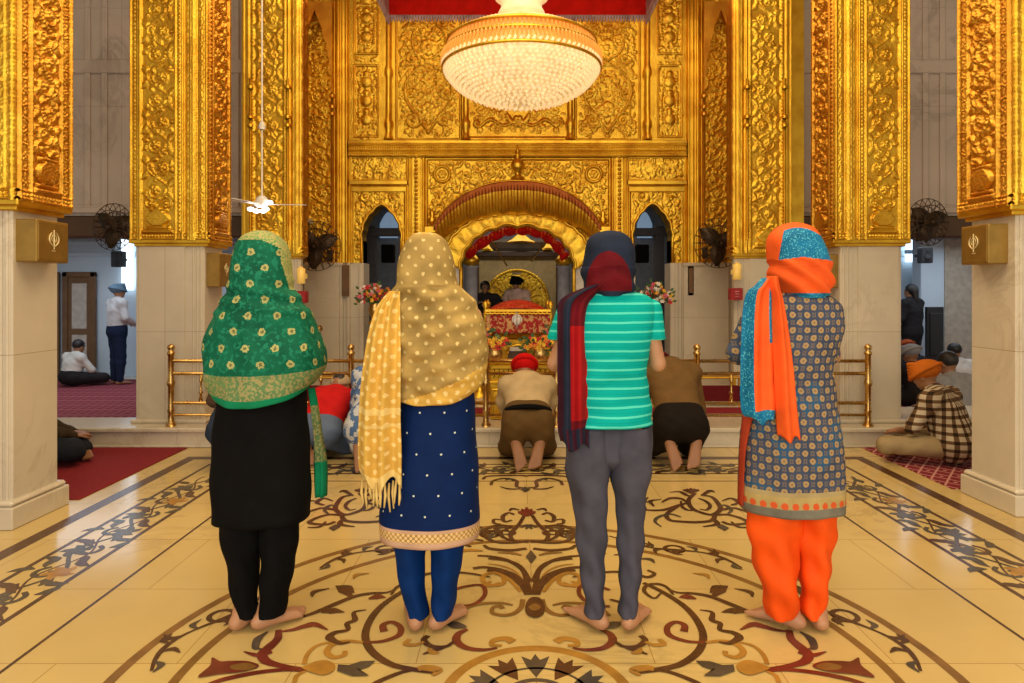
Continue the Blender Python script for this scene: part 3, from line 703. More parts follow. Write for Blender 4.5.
def wall_around(outl, x0, x1, zb, zt, mi=0):
    """solid wall strip x0..x1 with an arched opening cut out"""
    L = [(x0, zb), (x0, zt), ((x0+x1)/2, zt)]; h = len(outl)//2
    left = [(outl[0][0], zb)]+list(outl[:h+1]); wallc.prism(left+[((x0+x1)/2, zt), (x0, zt), (x0, zb)], YB+.004, YB+WT, mi, 'xz')
    right = [(outl[-1][0], zb)]+list(outl[h:])[::-1]; wallc.prism(right+[((x0+x1)/2, zt), (x1, zt), (x1, zb)], YB+.004, YB+WT, mi, 'xz')
ZG = Z9(263)   # bottom edge of the gold
XL, XR = X9(345), X9(692)
xs = [XL, X9(408), X9(627), XR]
wall_around(SWP[0], XL, xs[1], ZG, 3.4); wall_around(SWP[1], xs[2], XR, ZG, 3.4); wall_around(MAIN, xs[1], xs[2], ZG, 3.4)
for (a, b_) in ((XL, SWP[0][0][0]-.0), (SWP[0][-1][0], MAIN[0][0]), (MAIN[-1][0], SWP[1][0][0]), (SWP[1][-1][0], XR)): wbox(a, b_, PZ, ZG, 1)
wbox(-3.6, 3.6, 3.4, 6.0); wbox(-3.6, XL, PZ, ZG, 1); wbox(XR, 3.6, PZ, ZG, 1); wbox(-3.6, XL, ZG, 3.4); wbox(XR, 3.6, ZG, 3.4)
wall_back = struct(wallc.build('wall_back', [GOLDP, MARBLE]))
def rel(x0, x1, z0, z1, fn, name='carved_panel', step=.009, y=YB, mat=GOLD, hole=None):
    r = Relief(x1-x0, z1-z0, step); fn(r)
    if hole: r.hole = polymask(r, hole, x0, z0)
    return r.mesh(name, (x0, y, z0), (1, 0, 0), (0, 0, 1), (0, -1, 0), mat, wall_back)
def big_panel(r):
    w, h = r.w, r.h; r.frame(.02, w-.02, .02, h-.02, .014, .03); r.fill(.05, w-.05, .05, h-.05, 230, .018, .05)
    c = w/2; r.rosette(c, .45, .12, .03, 7); r.rosette(c, 1.35, .13, .03, 8)
    for d in (-1, 1):
        r.line([(c, .12), (c+d*.12, .3), (c+d*.30, .55), (c+d*.33, .8), (c+d*.2, 1.0), (c, 1.12)], [.018, .02, .014], .03)
        r.line([(c, 1.15), (c+d*.2, 1.3), (c+d*.22, 1.55), (c, 1.8)], [.018, .012], .03); r.spiral(c+d*.22, .3, .12, 0, 1.4, .018, .03, d); r.spiral(c+d*.24, 1.18, .1, 0, 1.3, .016, .03, -d)
        r.spiral(c+d*.25, .68, .1, 0, 1.3, .016, .03, -d); r.spiral(c+d*.2, 1.7, .1, 0, 1.3, .016, .03, -d)
def slim_panel(r):
    w, h = r.w, r.h; r.fill(.06, w-.06, .03, h-.03, 60, .014, .035)
    for z in (.06, 1.25):
        r.frame(.07, w-.07, z, z+1.02, .013, .024); c = w/2
        for k in range(3): r.dab(c, z+.25+k*.27, .085, .035); r.dab(c, z+.36+k*.27, .05, .03)
        r.line([(c-.1, z+.2), (c-.11, z+.6), (c, z+.9), (c+.11, z+.6), (c+.1, z+.2)], .014, .028)
def mid_panel(r):
    w, h = r.w, r.h; r.fill(.04, w-.04, .12, h-.04, 260, .015, .05); r.rib(.03, .03, .02, 'x'); c = w/2
    for d in (-1, 1):
        r.line([(c, .3), (c+d*.2, .22), (c+d*.4, .3), (c+d*.55, .2)], .02, .03); r.spiral(c+d*.58, .25, .07, 0, 1.2, .016, .03, d)
        r.leaf(c+d*.05, .25, PI/2-d*1.2, .2, .04, .03, .6*d)
    r.rosette(c, .28, .09, .035)
def col_line(x, z0, z1, parent=wall_back, r=.045, segs=()):
    b = MB(); pr = [(r*1.5, z0), (r*1.6, z0+.04), (r*1.1, z0+.08), (r*1.1, z0+.16), (r*1.5, z0+.2), (r*1.5, z0+.26), (r*.95, z0+.32), (r, z0+.4)]
    zz = z0+.95
    pr += [(r*.9, zz-.06), (r*1.4, zz), (r*1.4, zz+.06), (r*.9, zz+.12), (r*.9, z1-.2), (r*1.4, z1-.08), (r*1.5, z1)]
    b.lathe(pr, (x, YB-.035, 0), 16); return b.build('colonnette', GOLDP, parent)
ZC = 3.56; ZT = 5.9
rel(X9(350), X9(383), ZC, ZT, slim_panel); rel(X9(653), X9(686), ZC, ZT, slim_panel)
rel(X9(395), X9(462), ZC, ZT, big_panel); rel(X9(574), X9(641), ZC, ZT, big_panel); rel(X9(470), X9(566), ZC, ZT, mid_panel)
for x in (389, 466, 570, 647): col_line(X9(x), ZC, ZT)
def ribs_v(x0, x1, z0, z1, specs, y=YB, mat=GOLDP, name='moulding'):
    def fn(r):
        for c, w, h in specs: r.rib(c*r.w, w*r.w, h)
    return rel(x0, x1, z0, z1, fn, name, .012, y, mat)
ribs_v(X9(336), X9(349), ZG, ZT, [(.2, .16, .05), (.55, .14, .04), (.85, .13, .06)]); ribs_v(X9(686), X9(700), ZG, ZT, [(.15, .13, .06), (.45, .14, .04), (.8, .16, .05)])
# cornice with two beaded rows
def corn(r):
    L = r.w; H = r.h; r.rib(H*.88, H*.1, .05, 'x'); r.beads(H*.66, H*.075, .03, 'x'); r.band(0, L, H*.56, H*.78, .015); r.rib(H*.45, H*.08, .05, 'x'); r.beads(H*.27, H*.06, .02, 'x'); r.rib(H*.08, H*.08, .03, 'x')
cb = MB(); cb.box((X9(349), YB-.07, ZC-.05), (X9(686), YB+.02, ZC), 0, .008); cb.box((X9(349), YB-.045, ZC-.16), (X9(686), YB+.02, ZC-.12), 0, .006); cb.build('cornice', GOLDP, wall_back)
rel(X9(349), X9(686), Z9(157), ZC-.04, corn, 'beaded_cornice', .008, YB-.035)
# lower side bays
for i, (xa, xb) in enumerate(((350, 408), (627, 686))):
    def frieze(r): r.fill(.03, r.w-.03, .02, r.h-.02, 60, .014, .045); r.rosette(r.w/2, r.h/2, .07, .03); r.frame(.012, r.w-.012, .01, r.h-.01, .01, .02)
    rel(X9(xa), X9(xb), Z9(181), Z9(157), frieze)
    cc = MB(); cc.box((X9(xa), YB-.06, Z9(185)), (X9(xb), YB, Z9(181)), 0, .006); cc.box((X9(xa)+.02, YB-.035, Z9(192)), (X9(xb)-.02, YB, Z9(187)), 0, .006); cc.build('small_cornice', GOLDP, wall_back)
    def bay(r): 
        r.frame(.03, r.w-.03, -.1, r.h-.03, .018, .03); r.fill(.06, r.w-.06, .02, r.h-.05, 90, .014, .04)
        for d in (-1, 1): r.spiral(r.w/2+d*.2, r.h-.17, .08, 0, 1.3, .015, .026, d)
    o = SWP[i]; rel(X9(xa), X9(xb), ZG, Z9(185), bay, hole=[(o[0][0], 0)]+list(o)+[(o[-1][0], 0)])
    j = MB(); jamb(j, o, YB-.02, YB+WT, ZG, 0); j.tube([(a, YB-.012, c) for a, c in [(o[0][0], ZG)]+list(o)+[(o[-1][0], ZG)]], .022, 8); j.build('arch_frame', GOLD, wall_back)
    m2 = MB(); 
    for xx in (o[0][0], o[-1][0]): m2.box((xx-.035, YB-.03, PZ), (xx+.035, YB+WT, ZG), 0, .008)
    m2.build('marble_jamb', MARBLE, wall_back)
# pilasters of the centre bay and its spandrel panel
for xa, xb in ((408, 425), (611, 627)):
    def pil(r): r.rib(.02, .02, .035); r.rib(r.w-.02, .02, .035); r.band(.05, r.w-.05, 0, r.h-.03, .03); r.beads(r.w*.5, .026, .045); r.rib(r.h-.04, .04, .05, 'x')
    rel(X9(xa), X9(xb), ZG, Z9(153), pil, 'pilaster')
XC0, XC1 = X9(425), X9(611)
def spand(r):
    r.frame(.02, r.w-.02, -.1, r.h-.03, .02, .03); r.fill(.05, r.w-.05, .02, r.h-.06, 420, .018, .05)
    for d in (-1, 1):
        cx = r.w/2+d*(r.w/2-.25); a = np.linspace(0, 2*PI, 20); r.H[((r.X-cx)**2+(r.Y-(r.h-.25))**2) < .13**2] = .01
        r.line([(cx+.11*math.cos(q), r.h-.25+.11*math.sin(q)) for q in a], .02, .035); r.rosette(cx, r.h-.25, .07, .03, 6)
rel(XC0, XC1, ZG, Z9(157), spand, hole=[(MAIN[0][0]-.0, 0)]+list(MAIN)+[(MAIN[-1][0], 0)])
jm = MB(); jamb(jm, MAIN, YB-.02, YB+WT, PZ, 0); jm.tube([(a, YB-.015, c) for a, c in [(MAIN[0][0], PZ)]+list(MAIN)+[(MAIN[-1][0], PZ)]], .03, 8); jm.build('arch_frame', GOLD, wall_back)
# curved hood over the centre arch: swelling fluted eave, shade under the lip painted as a dark red upper band, scalloped lower edge
def hood_z(t): return Z9(228)+(Z9(181)-Z9(228))*max(0, (1-abs(t)**2.3))**.78          # wall line, t in -1..1
def hood_edge(t): return Z9(243)+(Z9(213)-Z9(243))*max(0, (1-abs(t)**2.2))**.8+.022*abs(math.sin(t*PI*5.5))
NU, NV = 240, 18; hv = []; hf = []; hm = []
HW = (X9(603)-X9(435))/2
for iu in range(NU+1):
    t = -1+2*iu/NU
    for iv in range(NV+1):
        s_ = iv/NV; zt_, zb_ = hood_z(t), hood_edge(t); x = MAINX+HW*t*(1-.05*s_)
        out = .14+.30*math.cos(s_*PI/2)**.9*min(1, 1.35-abs(t)*.6); rib_ = .012*abs(math.sin(t*PI*26)) if .12 < s_ < .97 else 0
        z = zt_+(zb_-zt_)*math.sin(s_*PI/2)**1.15
        hv.append((MAINX+(x-MAINX)*(1-(out+.01)/YB), YB-.01-out-rib_, CH+(z-CH)*(1-(out+.01)/YB)))
for iu in range(NU):
    for iv in range(NV): a = iu*(NV+1)+iv; hf.append((a, a+NV+1, a+NV+2, a+1)); hm.append(1 if iv < 4 else 0)
hb = MB(); hb.add(hv, hf, hm, True); hood = hb.build('arch_hood', [GOLD, plain('shaded_red_gold', (.28, .07, .012, 1), .45, .8)], wall_back, .03)
he = MB(); he.tube([hv[i*(NV+1)+NV] for i in range(NU+1)], .022, 6); he.tube([hv[i*(NV+1)] for i in range(NU+1)], .02, 6)
for d in (-1, 1):     # brackets and pinnacles at both ends
    x = MAINX+d*HW; he.box((x-.09, YB-.4, Z9(236)), (x+.09, YB, Z9(228)), 0, .02); he.lathe([(.0, 0), (.06, .02), (.07, .07), (.03, .12), (.045, .15), (.0, .24)], (x, YB-.15, Z9(226)), 14)
    he.lathe([(.03, 0), (.085, .05), (.09, .12), (.06, .2), (.09, .25), (.09, .28)], (x, YB-.2, Z9(252)), 14)
he.build('hood_trim', GOLDP, hood)
fin = MB(); fin.lathe([(.09, 0), (.10, .03), (.04, .06), (.035, .10), (.085, .15), (.10, .20), (.08, .26), (.03, .31), (.05, .345), (.02, .38), (.028, .41), (.0, .50)], (MAINX, YB-.1, Z9(181)), 18); fin.build('finial', GOLDP, hood)
# scalloped gold band under the hood, set a little forward of the opening
so = cusp(MAINX, 1.04, Z9(262), Z9(216), 7, .09); si = [(a, c) for a, c in MAIN]; n = len(si); so = np.array(so); ts = np.linspace(0, 1, 91)
def resamp(p): p = np.array(p); d = np.r_[0, np.cumsum(np.linalg.norm(np.diff(p, axis=0), axis=1))]; d /= d[-1]; return np.stack([np.interp(ts, d, p[:, 0]), np.interp(ts, d, p[:, 1])], 1)
A, B = resamp(so), resamp(si); sb = MB(); vs = []
for i in range(91):
    for j in range(15):
        q = A[i]+(B[i]-A[i])*j/14; e = .022*abs(math.sin(i*PI/6.428))*math.sin(PI*j/14)+.013*math.sin(i*2.9+j)*math.sin(j*1.9); vs.append((q[0], YB-.16-e, q[1]))
sb.add(vs, [(i*15+j, i*15+j+1, (i+1)*15+j+1, (i+1)*15+j) for i in range(90) for j in range(14)], 0, True)
sb.tube([(a[0], YB-.17, a[1]) for a in A], .022, 6); sb.tube([(a[0], YB-.17, a[1]) for a in B], .018, 6)
sb.build('scalloped_band', GOLD, wall_back, .03)
# carved pilasters and arches between the back pillars and the back wall
for sg in (-1, 1):
    xa, xb = (X9(302), X9(336)) if sg < 0 else (X9(700), X9(733))
    def cp(r): 
        r.rib(.02, .02, .03); r.rib(r.w-.02, .02, .03); r.vine(.06, r.w-.06, .3, r.h, .4, .022); vase(r, .06, r.w-.06, .0, .02); r.beads(r.w-.05, .012, .02)
    rel(xa, xb, ZG, ZT, cp, 'carved_pilaster')
    ah = MB(); arch_head(ah, xa, xb, YB-.22, 4.2, 5.35, .05, 5)
    for xx in (xa, xb):
        ah.tube([(xx, YB-.2, ZG), (xx, YB-.2, 4.2)], .022, 8)
        for zz in (3.9, 4.0, 4.15): ah.lathe([(.03, -.03), (.05, 0), (.03, .03)], (xx, YB-.2, zz), 10)
    ah.build('narrow_arch', GOLDR, wall_back)
    # return wall from the back pillar to the back wall
    w = MB(); xw = sg*3.3; w.box((xw-.1, 7.98, PZ), (xw+.1, YB, ZG), 1); w.box((xw-.1, 7.98, ZG), (xw+.1, YB, 6.0), 0); struct(w.build('wall_left' if sg < 0 else 'wall_right', [GOLDP, MARBLE]))
# marble piers of the wall base with mouldings, handles
mb = MB()
for x0, x1 in ((306, 341), (682, 727)):
    mb.box((X9(x0), YB-.10, PZ), (X9(x1), YB+.004, ZG-.03), 0, .01)
    mb.box((X9(x0)-.01, YB-.12, ZG-.05), (X9(x1)+.01, YB+.0, ZG-.0), 0, .01)
for x0 in (342, 349, 676, 683): mb.box((X9(x0)-.025, YB-.05, PZ), (X9(x0)+.025, YB+.0, ZG), 0, .012)
mb.build('marble_pier', MARBLE, wall_back)
for i, x in enumerate((347, 689)):
    b = MB(); b.box((X9(x)-.05, YB-.10, Zp(296, 9.4)), (X9(x)+.05, YB-.05, Zp(265, 9.4)), 0, .008); b.box((X9(x)-.03, YB-.108, Zp(293, 9.4)), (X9(x)+.03, YB-.10, Zp(268, 9.4)), 0, .003)
    tag(b.build('wall_plaque', MIDW), 'slim brown wooden board on the marble '+('left' if i == 0 else 'right')+' of the centre doorway', 'board')
for i, (x, y) in enumerate(((322, 328), (322, 346))):
    b = MB(); b.lathe([(.035, 0), (.045, -.01), (.02, -.03), (.04, -.06), (.03, -.085), (.0, -.09)], (X9(x), YB-.10, Z9(y)), 14, 0, 'y'); 
    b.build('brass_knob', BRASS, wall_back)
# ================================================================== upper walls over the aisles, beams, aisle rooms
for sg in (-1, 1):
    side = 'left' if sg < 0 else 'right'
    w = MB(); Yw = 8.4; zb = Zp(214, Yw); xa = sg*3.2; xb = sg*9
    w.box((xa, Yw, zb), (xb, Yw+.25, 6.0), 0)
    for x in (88, 105, 237) if sg < 0 else (800, 925, 942):   # raised stone frames of the panelling
        xx = Xp(x, Yw); w.box((xx-.035, Yw-.025, zb), (xx+.035, Yw, 6.0), 0, .01)
    w.box((xa, Yw-.05, zb), (xb, Yw, zb+.09), 0, .02); w.box((xa, Yw-.035, Zp(74, Yw)), (xb, Yw, Zp(60, Yw)), 0, .012)
    struct(w.build('wall_'+side, GREYM))
    t = MB(); t.box((xa, Yw-.02, zb-.30), (xb, Yw+.3, zb-.02), 0, .02); struct(t.build('trim_'+('1' if sg < 0 else '2'), DARKW))
    c = MB(); c.box((sg*3.0, Yw, zb-.02), (sg*9, 12.4, zb+.04)); struct(c.build('ceiling', plain('aisle_ceiling', (.5, .48, .45, 1), .8)))
    aw = MB(); Ya = 11.7; aw.box((sg*2.9, Ya, AZ), (sg*9, Ya+.1, zb)); aw.box((sg*9, 5, AZ), (sg*9.1, 12, 6.0)); 
    for z in (zb-.12, zb-.32): aw.box((sg*2.9, Ya-.06, z-.05), (sg*9, Ya, z+.03), 0, .02)
    struct(aw.build('wall_'+side, WHITEW))
# hall side walls (out of view, they bound the room) and the roof
hw_ = MB(); hw_.box((-9.1, -3.5, 0), (-9, 5, 6.0)); hw_.box((9, -3.5, 0), (9.1, 5, 6.0)); struct(hw_.build('wall_side', MARBLE))
cl = MB(); cl.box((-9.1, -3.5, 6.0), (9.1, 13.6, 6.1)); struct(cl.build('ceiling', plain('hall_ceiling', (.62, .5, .3, 1), .7)))
# door of the left aisle
def aisle_door():
    Yd = 11.66; x0, x1, z0, z1 = Xp(64, Yd), Xp(97, Yd), AZ, Zp(272, Yd); d = MB()
    for a, b in (((x0, Yd-.06, z0), (x0+.09, Yd, z1)), ((x1-.09, Yd-.06, z0), (x1, Yd, z1)), ((x0, Yd-.06, z1-.09), (x1, Yd, z1))): d.box(a, b, 0, .01)
    o = struct(d.build('door_1', MIDW)); l = MB(); l.box((x0+.09, Yd-.03, z0), (x1-.09, Yd, z1-.09), 0, .004)
    for za, zz in ((z0+.1, z0+.75), (z0+.85, z1-.2)): l.box((x0+.16, Yd-.05, za), (x1-.16, Yd-.02, zz), 1, .012)
    l.build('door_leaf', [MIDW, plain('frosted_pane', (.50, .44, .38, 1), .35)], o)
    e = MB(); e.box((x0-.35, Yd-.055, z0), (x0-.06, Yd, z1), 0, .01); e.box((x0-.30, Yd-.07, z0+.6), (x0-.11, Yd-.05, z1-.15), 1, .01); e.build('side_leaf', [MIDW, MATS['frosted_pane']], o)
aisle_door()
# right aisle: pale piers, windows, dark board
def aisle_right():
    Ya = 11.6; b = MB(); b.box((Xp(921, 11.0), 11.0, AZ), (Xp(946, 11.0), 11.25, 2.3), 0, .01); struct(b.build('trim_3', WHITEW))
    w = MB(); w.box((Xp(905, Ya), Ya-.03, Zp(262, Ya)), (Xp(922, Ya), Ya, Zp(240, Ya)), 0, .005); w.box((Xp(905, Ya)-.02, Ya-.05, Zp(254, Ya)), (Xp(922, Ya)+.02, Ya-.02, Zp(250, Ya)), 1)
    DAY = plain('daylit_glass', (.75, .9, 1., 1), .3, emis=3.0); struct(w.build('window_1', [DAY, WHITEW]))
    d = MB(); d.box((Xp(927, 10.5), 10.5, AZ+.01), (Xp(944, 10.5), 10.56, Zp(307, 10.5)), 0, .006); d.box((Xp(927, 10.5)+.04, 10.48, AZ+.5), (Xp(944, 10.5)-.04, 10.5, Zp(313, 10.5)), 0, .006)
    tag(d.build('dark_board', plain('black_board', (.012, .012, .014, 1), .5)), 'tall black board standing in the right aisle', 'board')
    w2 = MB(); Yl = 11.62; w2.box((Xp(122, Yl), Yl-.02, Zp(290, Yl)), (Xp(134, Yl), Yl, Zp(235, Yl)), 0, .005); struct(w2.build('window_2', DAY))
    wb2 = MB(); wb2.box((Xp(946, 10.95), 10.98, AZ), (Xp(985, 10.95), 11.05, 2.3)); struct(wb2.build('trim_4', plain('beige_wall', (.42, .36, .28, 1), .8)))
aisle_right()
# inner sanctuary room
XI0, XI1 = Xp(452, 9.9), Xp(584, 9.9)
sr = MB(); Ys = 12.6
sr.box((-3.0, Ys, PZ), (3.0, Ys+.1, 3.2), 0); sr.box((-3.05, YB+WT, PZ), (-2.95, Ys, 3.2)); sr.box((2.95, YB+WT, PZ), (3.05, Ys, 3.2))
struct(sr.build('wall_inner', plain('dusky_blue_wall', (.16, .19, .25, 1), .7)))
sc_ = MB(); sc_.box((-3.05, YB+WT, 3.2), (3.05, Ys+.1, 3.28)); struct(sc_.build('ceiling', plain('dark_ceiling', (.05, .045, .05, 1), .8)))
# ================================================================== PEOPLE
SKIN = plain('warm_skin', (.50, .25, .13, 1), .5, nscale=8, namt=.08); SKIND = plain('brown_skin', (.32, .15, .075, 1), .5, nscale=8, namt=.08)
SOLE = plain('foot_skin', (.55, .25, .15, 1), .55, nscale=14, namt=.12); HAIR = plain('black_hair', (.012, .009, .008, 1), .45, nscale=40, namt=.5)
EYEW = plain('eye_white', (.8, .78, .74, 1), .2); EYEB = plain('eye_iris', (.03, .015, .008, 1), .15); NAIL = plain('nail', (.62, .36, .27, 1), .3)
def llink(o, parent):
    COL.objects.link(o) if o.name not in COL.objects else None
    o.parent = parent; o.matrix_parent_inverse = Matrix.Identity(4); return o
def local(o, parent): o.parent = parent; o.matrix_parent_inverse = Matrix.Identity(4); return o
def frame(f, u=(0, 0, 1)):
    f = nrm(f); r = nrm(np.cross(f, u)); return np.stack([r, f, np.cross(r, f)], 1)
def hand_prims(w, d, n, side, curl=.5, s=1.):
    """five separate fingers and a side thumb; d fingers' direction, n palm normal, side = which way the thumb leaves"""
    w, d, n = V(*w), nrm(d), nrm(n); t = nrm(np.cross(n, d))*side; o = []
    for k in (-1.5, -.5, .5, 1.5): a = w+d*.015*s+t*.012*k*s; o.append(('c', a, w+d*.085*s+t*.019*k*s, .014*s, .012*s, (1, 1, 1)))
    for k, L in ((-1.5, .058), (-.5, .072), (.5, .078), (1.5, .070)):
        p = w+d*.088*s+t*.0195*k*s; dd = d
        for j, q in enumerate((.45, .32, .26)):
            dd = nrm(dd+n*curl*(.35+.35*j)); e = p+dd*L*q*s; o.append(('c', p, e, (.0095-.001*j)*s, (.0088-.001*j)*s, (1, 1, 1))); p = e
    p = w+d*.025*s+t*.026*s
    for dd, L in ((nrm(t*.8+d*.7+n*.25), .045), (nrm(t*.35+d+n*.35), .032), (nrm(d+n*.4), .026)): e = p+dd*L*s; o.append(('c', p, e, .012*s, .0095*s, (1, 1, 1))); p = e
    return o
def foot_prims(an, fd, s=1., sole=(0, 0, -1)):
    """an = ankle joint, fd = heel-to-toe direction, sole = direction the sole faces"""
    an, fd, u = V(*an), nrm(fd), -nrm(sole); t = nrm(np.cross(fd, u)); b = an-u*.075*s; o = []
    o.append(('c', an, an-u*.045*s-fd*.015*s, .036*s, .033*s, (1, 1, 1))); o.append(('c', b-fd*.035*s+u*.033*s, b+fd*.01*s+u*.034*s, .031*s, .030*s, (1, 1, 1)))
    for k in (-1, 0, 1): o.append(('c', b+fd*.0*s+u*.036*s+t*.010*k*s, b+fd*.135*s+u*.021*s+t*.026*k*s, .028*s, .018*s, (1, 1, 1)))
    for k, L, r in ((-2, .190, .0125), (-1, .185, .0095), (0, .178, .009), (1, .168, .0085), (2, .156, .008)): o.append(('c', b+fd*.14*s+u*.018*s+t*.0165*k*s, b+fd*L*s+u*.012*s+t*.0175*k*s, r*s, r*.95*s, (1, 1, 1)))
    return o
def head_prims(c, f, u=(0, 0, 1), s=1.):
    c = V(*c); R = frame(f, u); s = s*.98
    def E(p, r): return ('e', c+R@(V(*p)*s), V(*r)*s, R)
    o = [E((0, -.012, .02), (.076, .094, .095)), E((0, .018, -.045), (.058, .068, .068)), E((0, .045, -.085), (.032, .035, .026)), E((0, .088, -.012), (.012, .020, .026)), E((0, .098, -.028), (.014, .013, .011)),
         E((0, .080, .028), (.052, .016, .014)), E((.036, .068, -.022), (.024, .020, .022)), E((-.036, .068, -.022), (.024, .020, .022)), E((0, .083, -.056), (.024, .012, .006)), E((0, .081, -.066), (.020, .012, .007)),
         E((.078, -.005, -.008), (.010, .020, .030)), E((-.078, -.005, -.008), (.010, .020, .030))]
    return o
def eyes(c, f, parent, u=(0, 0, 1), s=1.):
    c = V(*c); R = frame(f, u)
    for k in (-1, 1):
        b = MB(); b.ell(c+R@(V(.031*k, .072, .006)*s), (.013*s, .012*s, .010*s), 0, 10, 6, R); b.ell(c+R@(V(.031*k, .0805, .006)*s), (.006*s, .004*s, .006*s), 1, 8, 5, R)
        local(b.build('eye', [EYEW, EYEB]), parent)
def comps(J, s=1.):
    """body pieces as distance-field primitives, from a dictionary of joints"""
    g = {k: V(*v) if hasattr(v, '__len__') else v for k, v in J.items()}; pe, ch, nk, hd = g['pe'], g['ch'], g['nk'], g['hd']; C = {}
    up = nrm(nk-pe); rt = nrm(g['shR']-g['shL']); T = []
    mid = (pe+ch)/2
    for k in (-1, 0, 1):
        T += [('c', pe+rt*.075*k*s, mid+rt*.055*k*s, .105*s, .092*s, (1, 1, 1)), ('c', mid+rt*.055*k*s, ch+rt*.075*k*s, .092*s, .10*s, (1, 1, 1))]
    T += [('c', ch+rt*.05*s, nk+rt*.03*s-up*.03*s, .10*s, .06*s, (1, 1, 1)), ('c', ch-rt*.05*s, nk-rt*.03*s-up*.03*s, .10*s, .06*s, (1, 1, 1))]
    for S_ in 'LR': T += [('c', nk-up*.03*s, g['sh'+S_], .05*s, .052*s, (1, 1, 1)), ('c', ch, g['sh'+S_], .09*s, .055*s, (1, 1, 1))]
    C['torso'] = T; C['neck'] = [('c', nk-up*.04*s, hd-nrm(hd-nk)*.05*s, .056*s, .05*s, (1, 1, 1))]; C['head'] = head_prims(hd, g['fw'], g.get('hu', (0, 0, 1)), s)
    for S_, sd in (('L', -1), ('R', 1)):
        sh, el, wr = g['sh'+S_], g['el'+S_], g['wr'+S_]
        C['arm'+S_] = [('c', sh, el, .050*s, .038*s, (1, 1, 1))]; C['fore'+S_] = [('c', el, el+(wr-el)*.35, .038*s, .036*s, (1, 1, 1)), ('c', el+(wr-el)*.35, wr, .036*s, .024*s, (1, 1, 1))]
        C['hand'+S_] = hand_prims(wr, g.get('hdir'+S_, wr-el), g.get('hn'+S_, (0, 0, -1)), sd*g.get('ts'+S_, 1), g.get('curl', .35), s)
        hp, kn, an = g['hp'+S_], g['kn'+S_], g['an'+S_]
        C['thigh'+S_] = [('c', hp, kn, .088*s, .058*s, (1, 1, 1))]; C['shin'+S_] = [('c', kn, kn+(an-kn)*.3, .056*s, .055*s, (1, 1, 1)), ('c', kn+(an-kn)*.3, an, .055*s, .034*s, (1, 1, 1))]
        C['foot'+S_] = foot_prims(an, g['ft'+S_], s*g.get('fs', 1), g.get('so'+S_, (0, 0, -1)))
    return C
def grow(pr, e, k=None):
    out = []
    for p in pr: out.append(('c', p[1], p[2], p[3]+e, p[4]+e, p[5]) if p[0] == 'c' else ('e', p[1], p[2]+e, p[3]))
    return out
ALLP = ['torso', 'neck', 'head', 'armL', 'armR', 'foreL', 'foreR', 'handL', 'handR', 'thighL', 'thighR', 'shinL', 'shinR', 'footL', 'footR']
def body(root, J, s=1., step=.0085, mat=None, skip=()):
    C = comps(J, s); big = [p for k in ALLP if k not in ('handL', 'handR') and k not in skip for p in C[k]]; fine = C['handL']+C['handR']
    D, lo, st = sdf(big+grow(fine, -.0), step, .012)
    o = skin('body', big+fine, mat or SKIN, None, step, .011); local(o, root); eyes(J['hd'], J['fw'], root, J.get('hu', (0, 0, 1)), s)
    return C
def wrinkles(amp, f=(40, 22, 55), ph=0.):
    def m(D, X, Y, Z): return D+amp*np.sin(X*f[0]+Z*f[1]*.7+ph)*np.sin(Z*f[2]+Y*f[1]+ph*2)+amp*.6*np.sin(Z*f[2]*.6-X*f[0]*.8+Y*20)
    return m
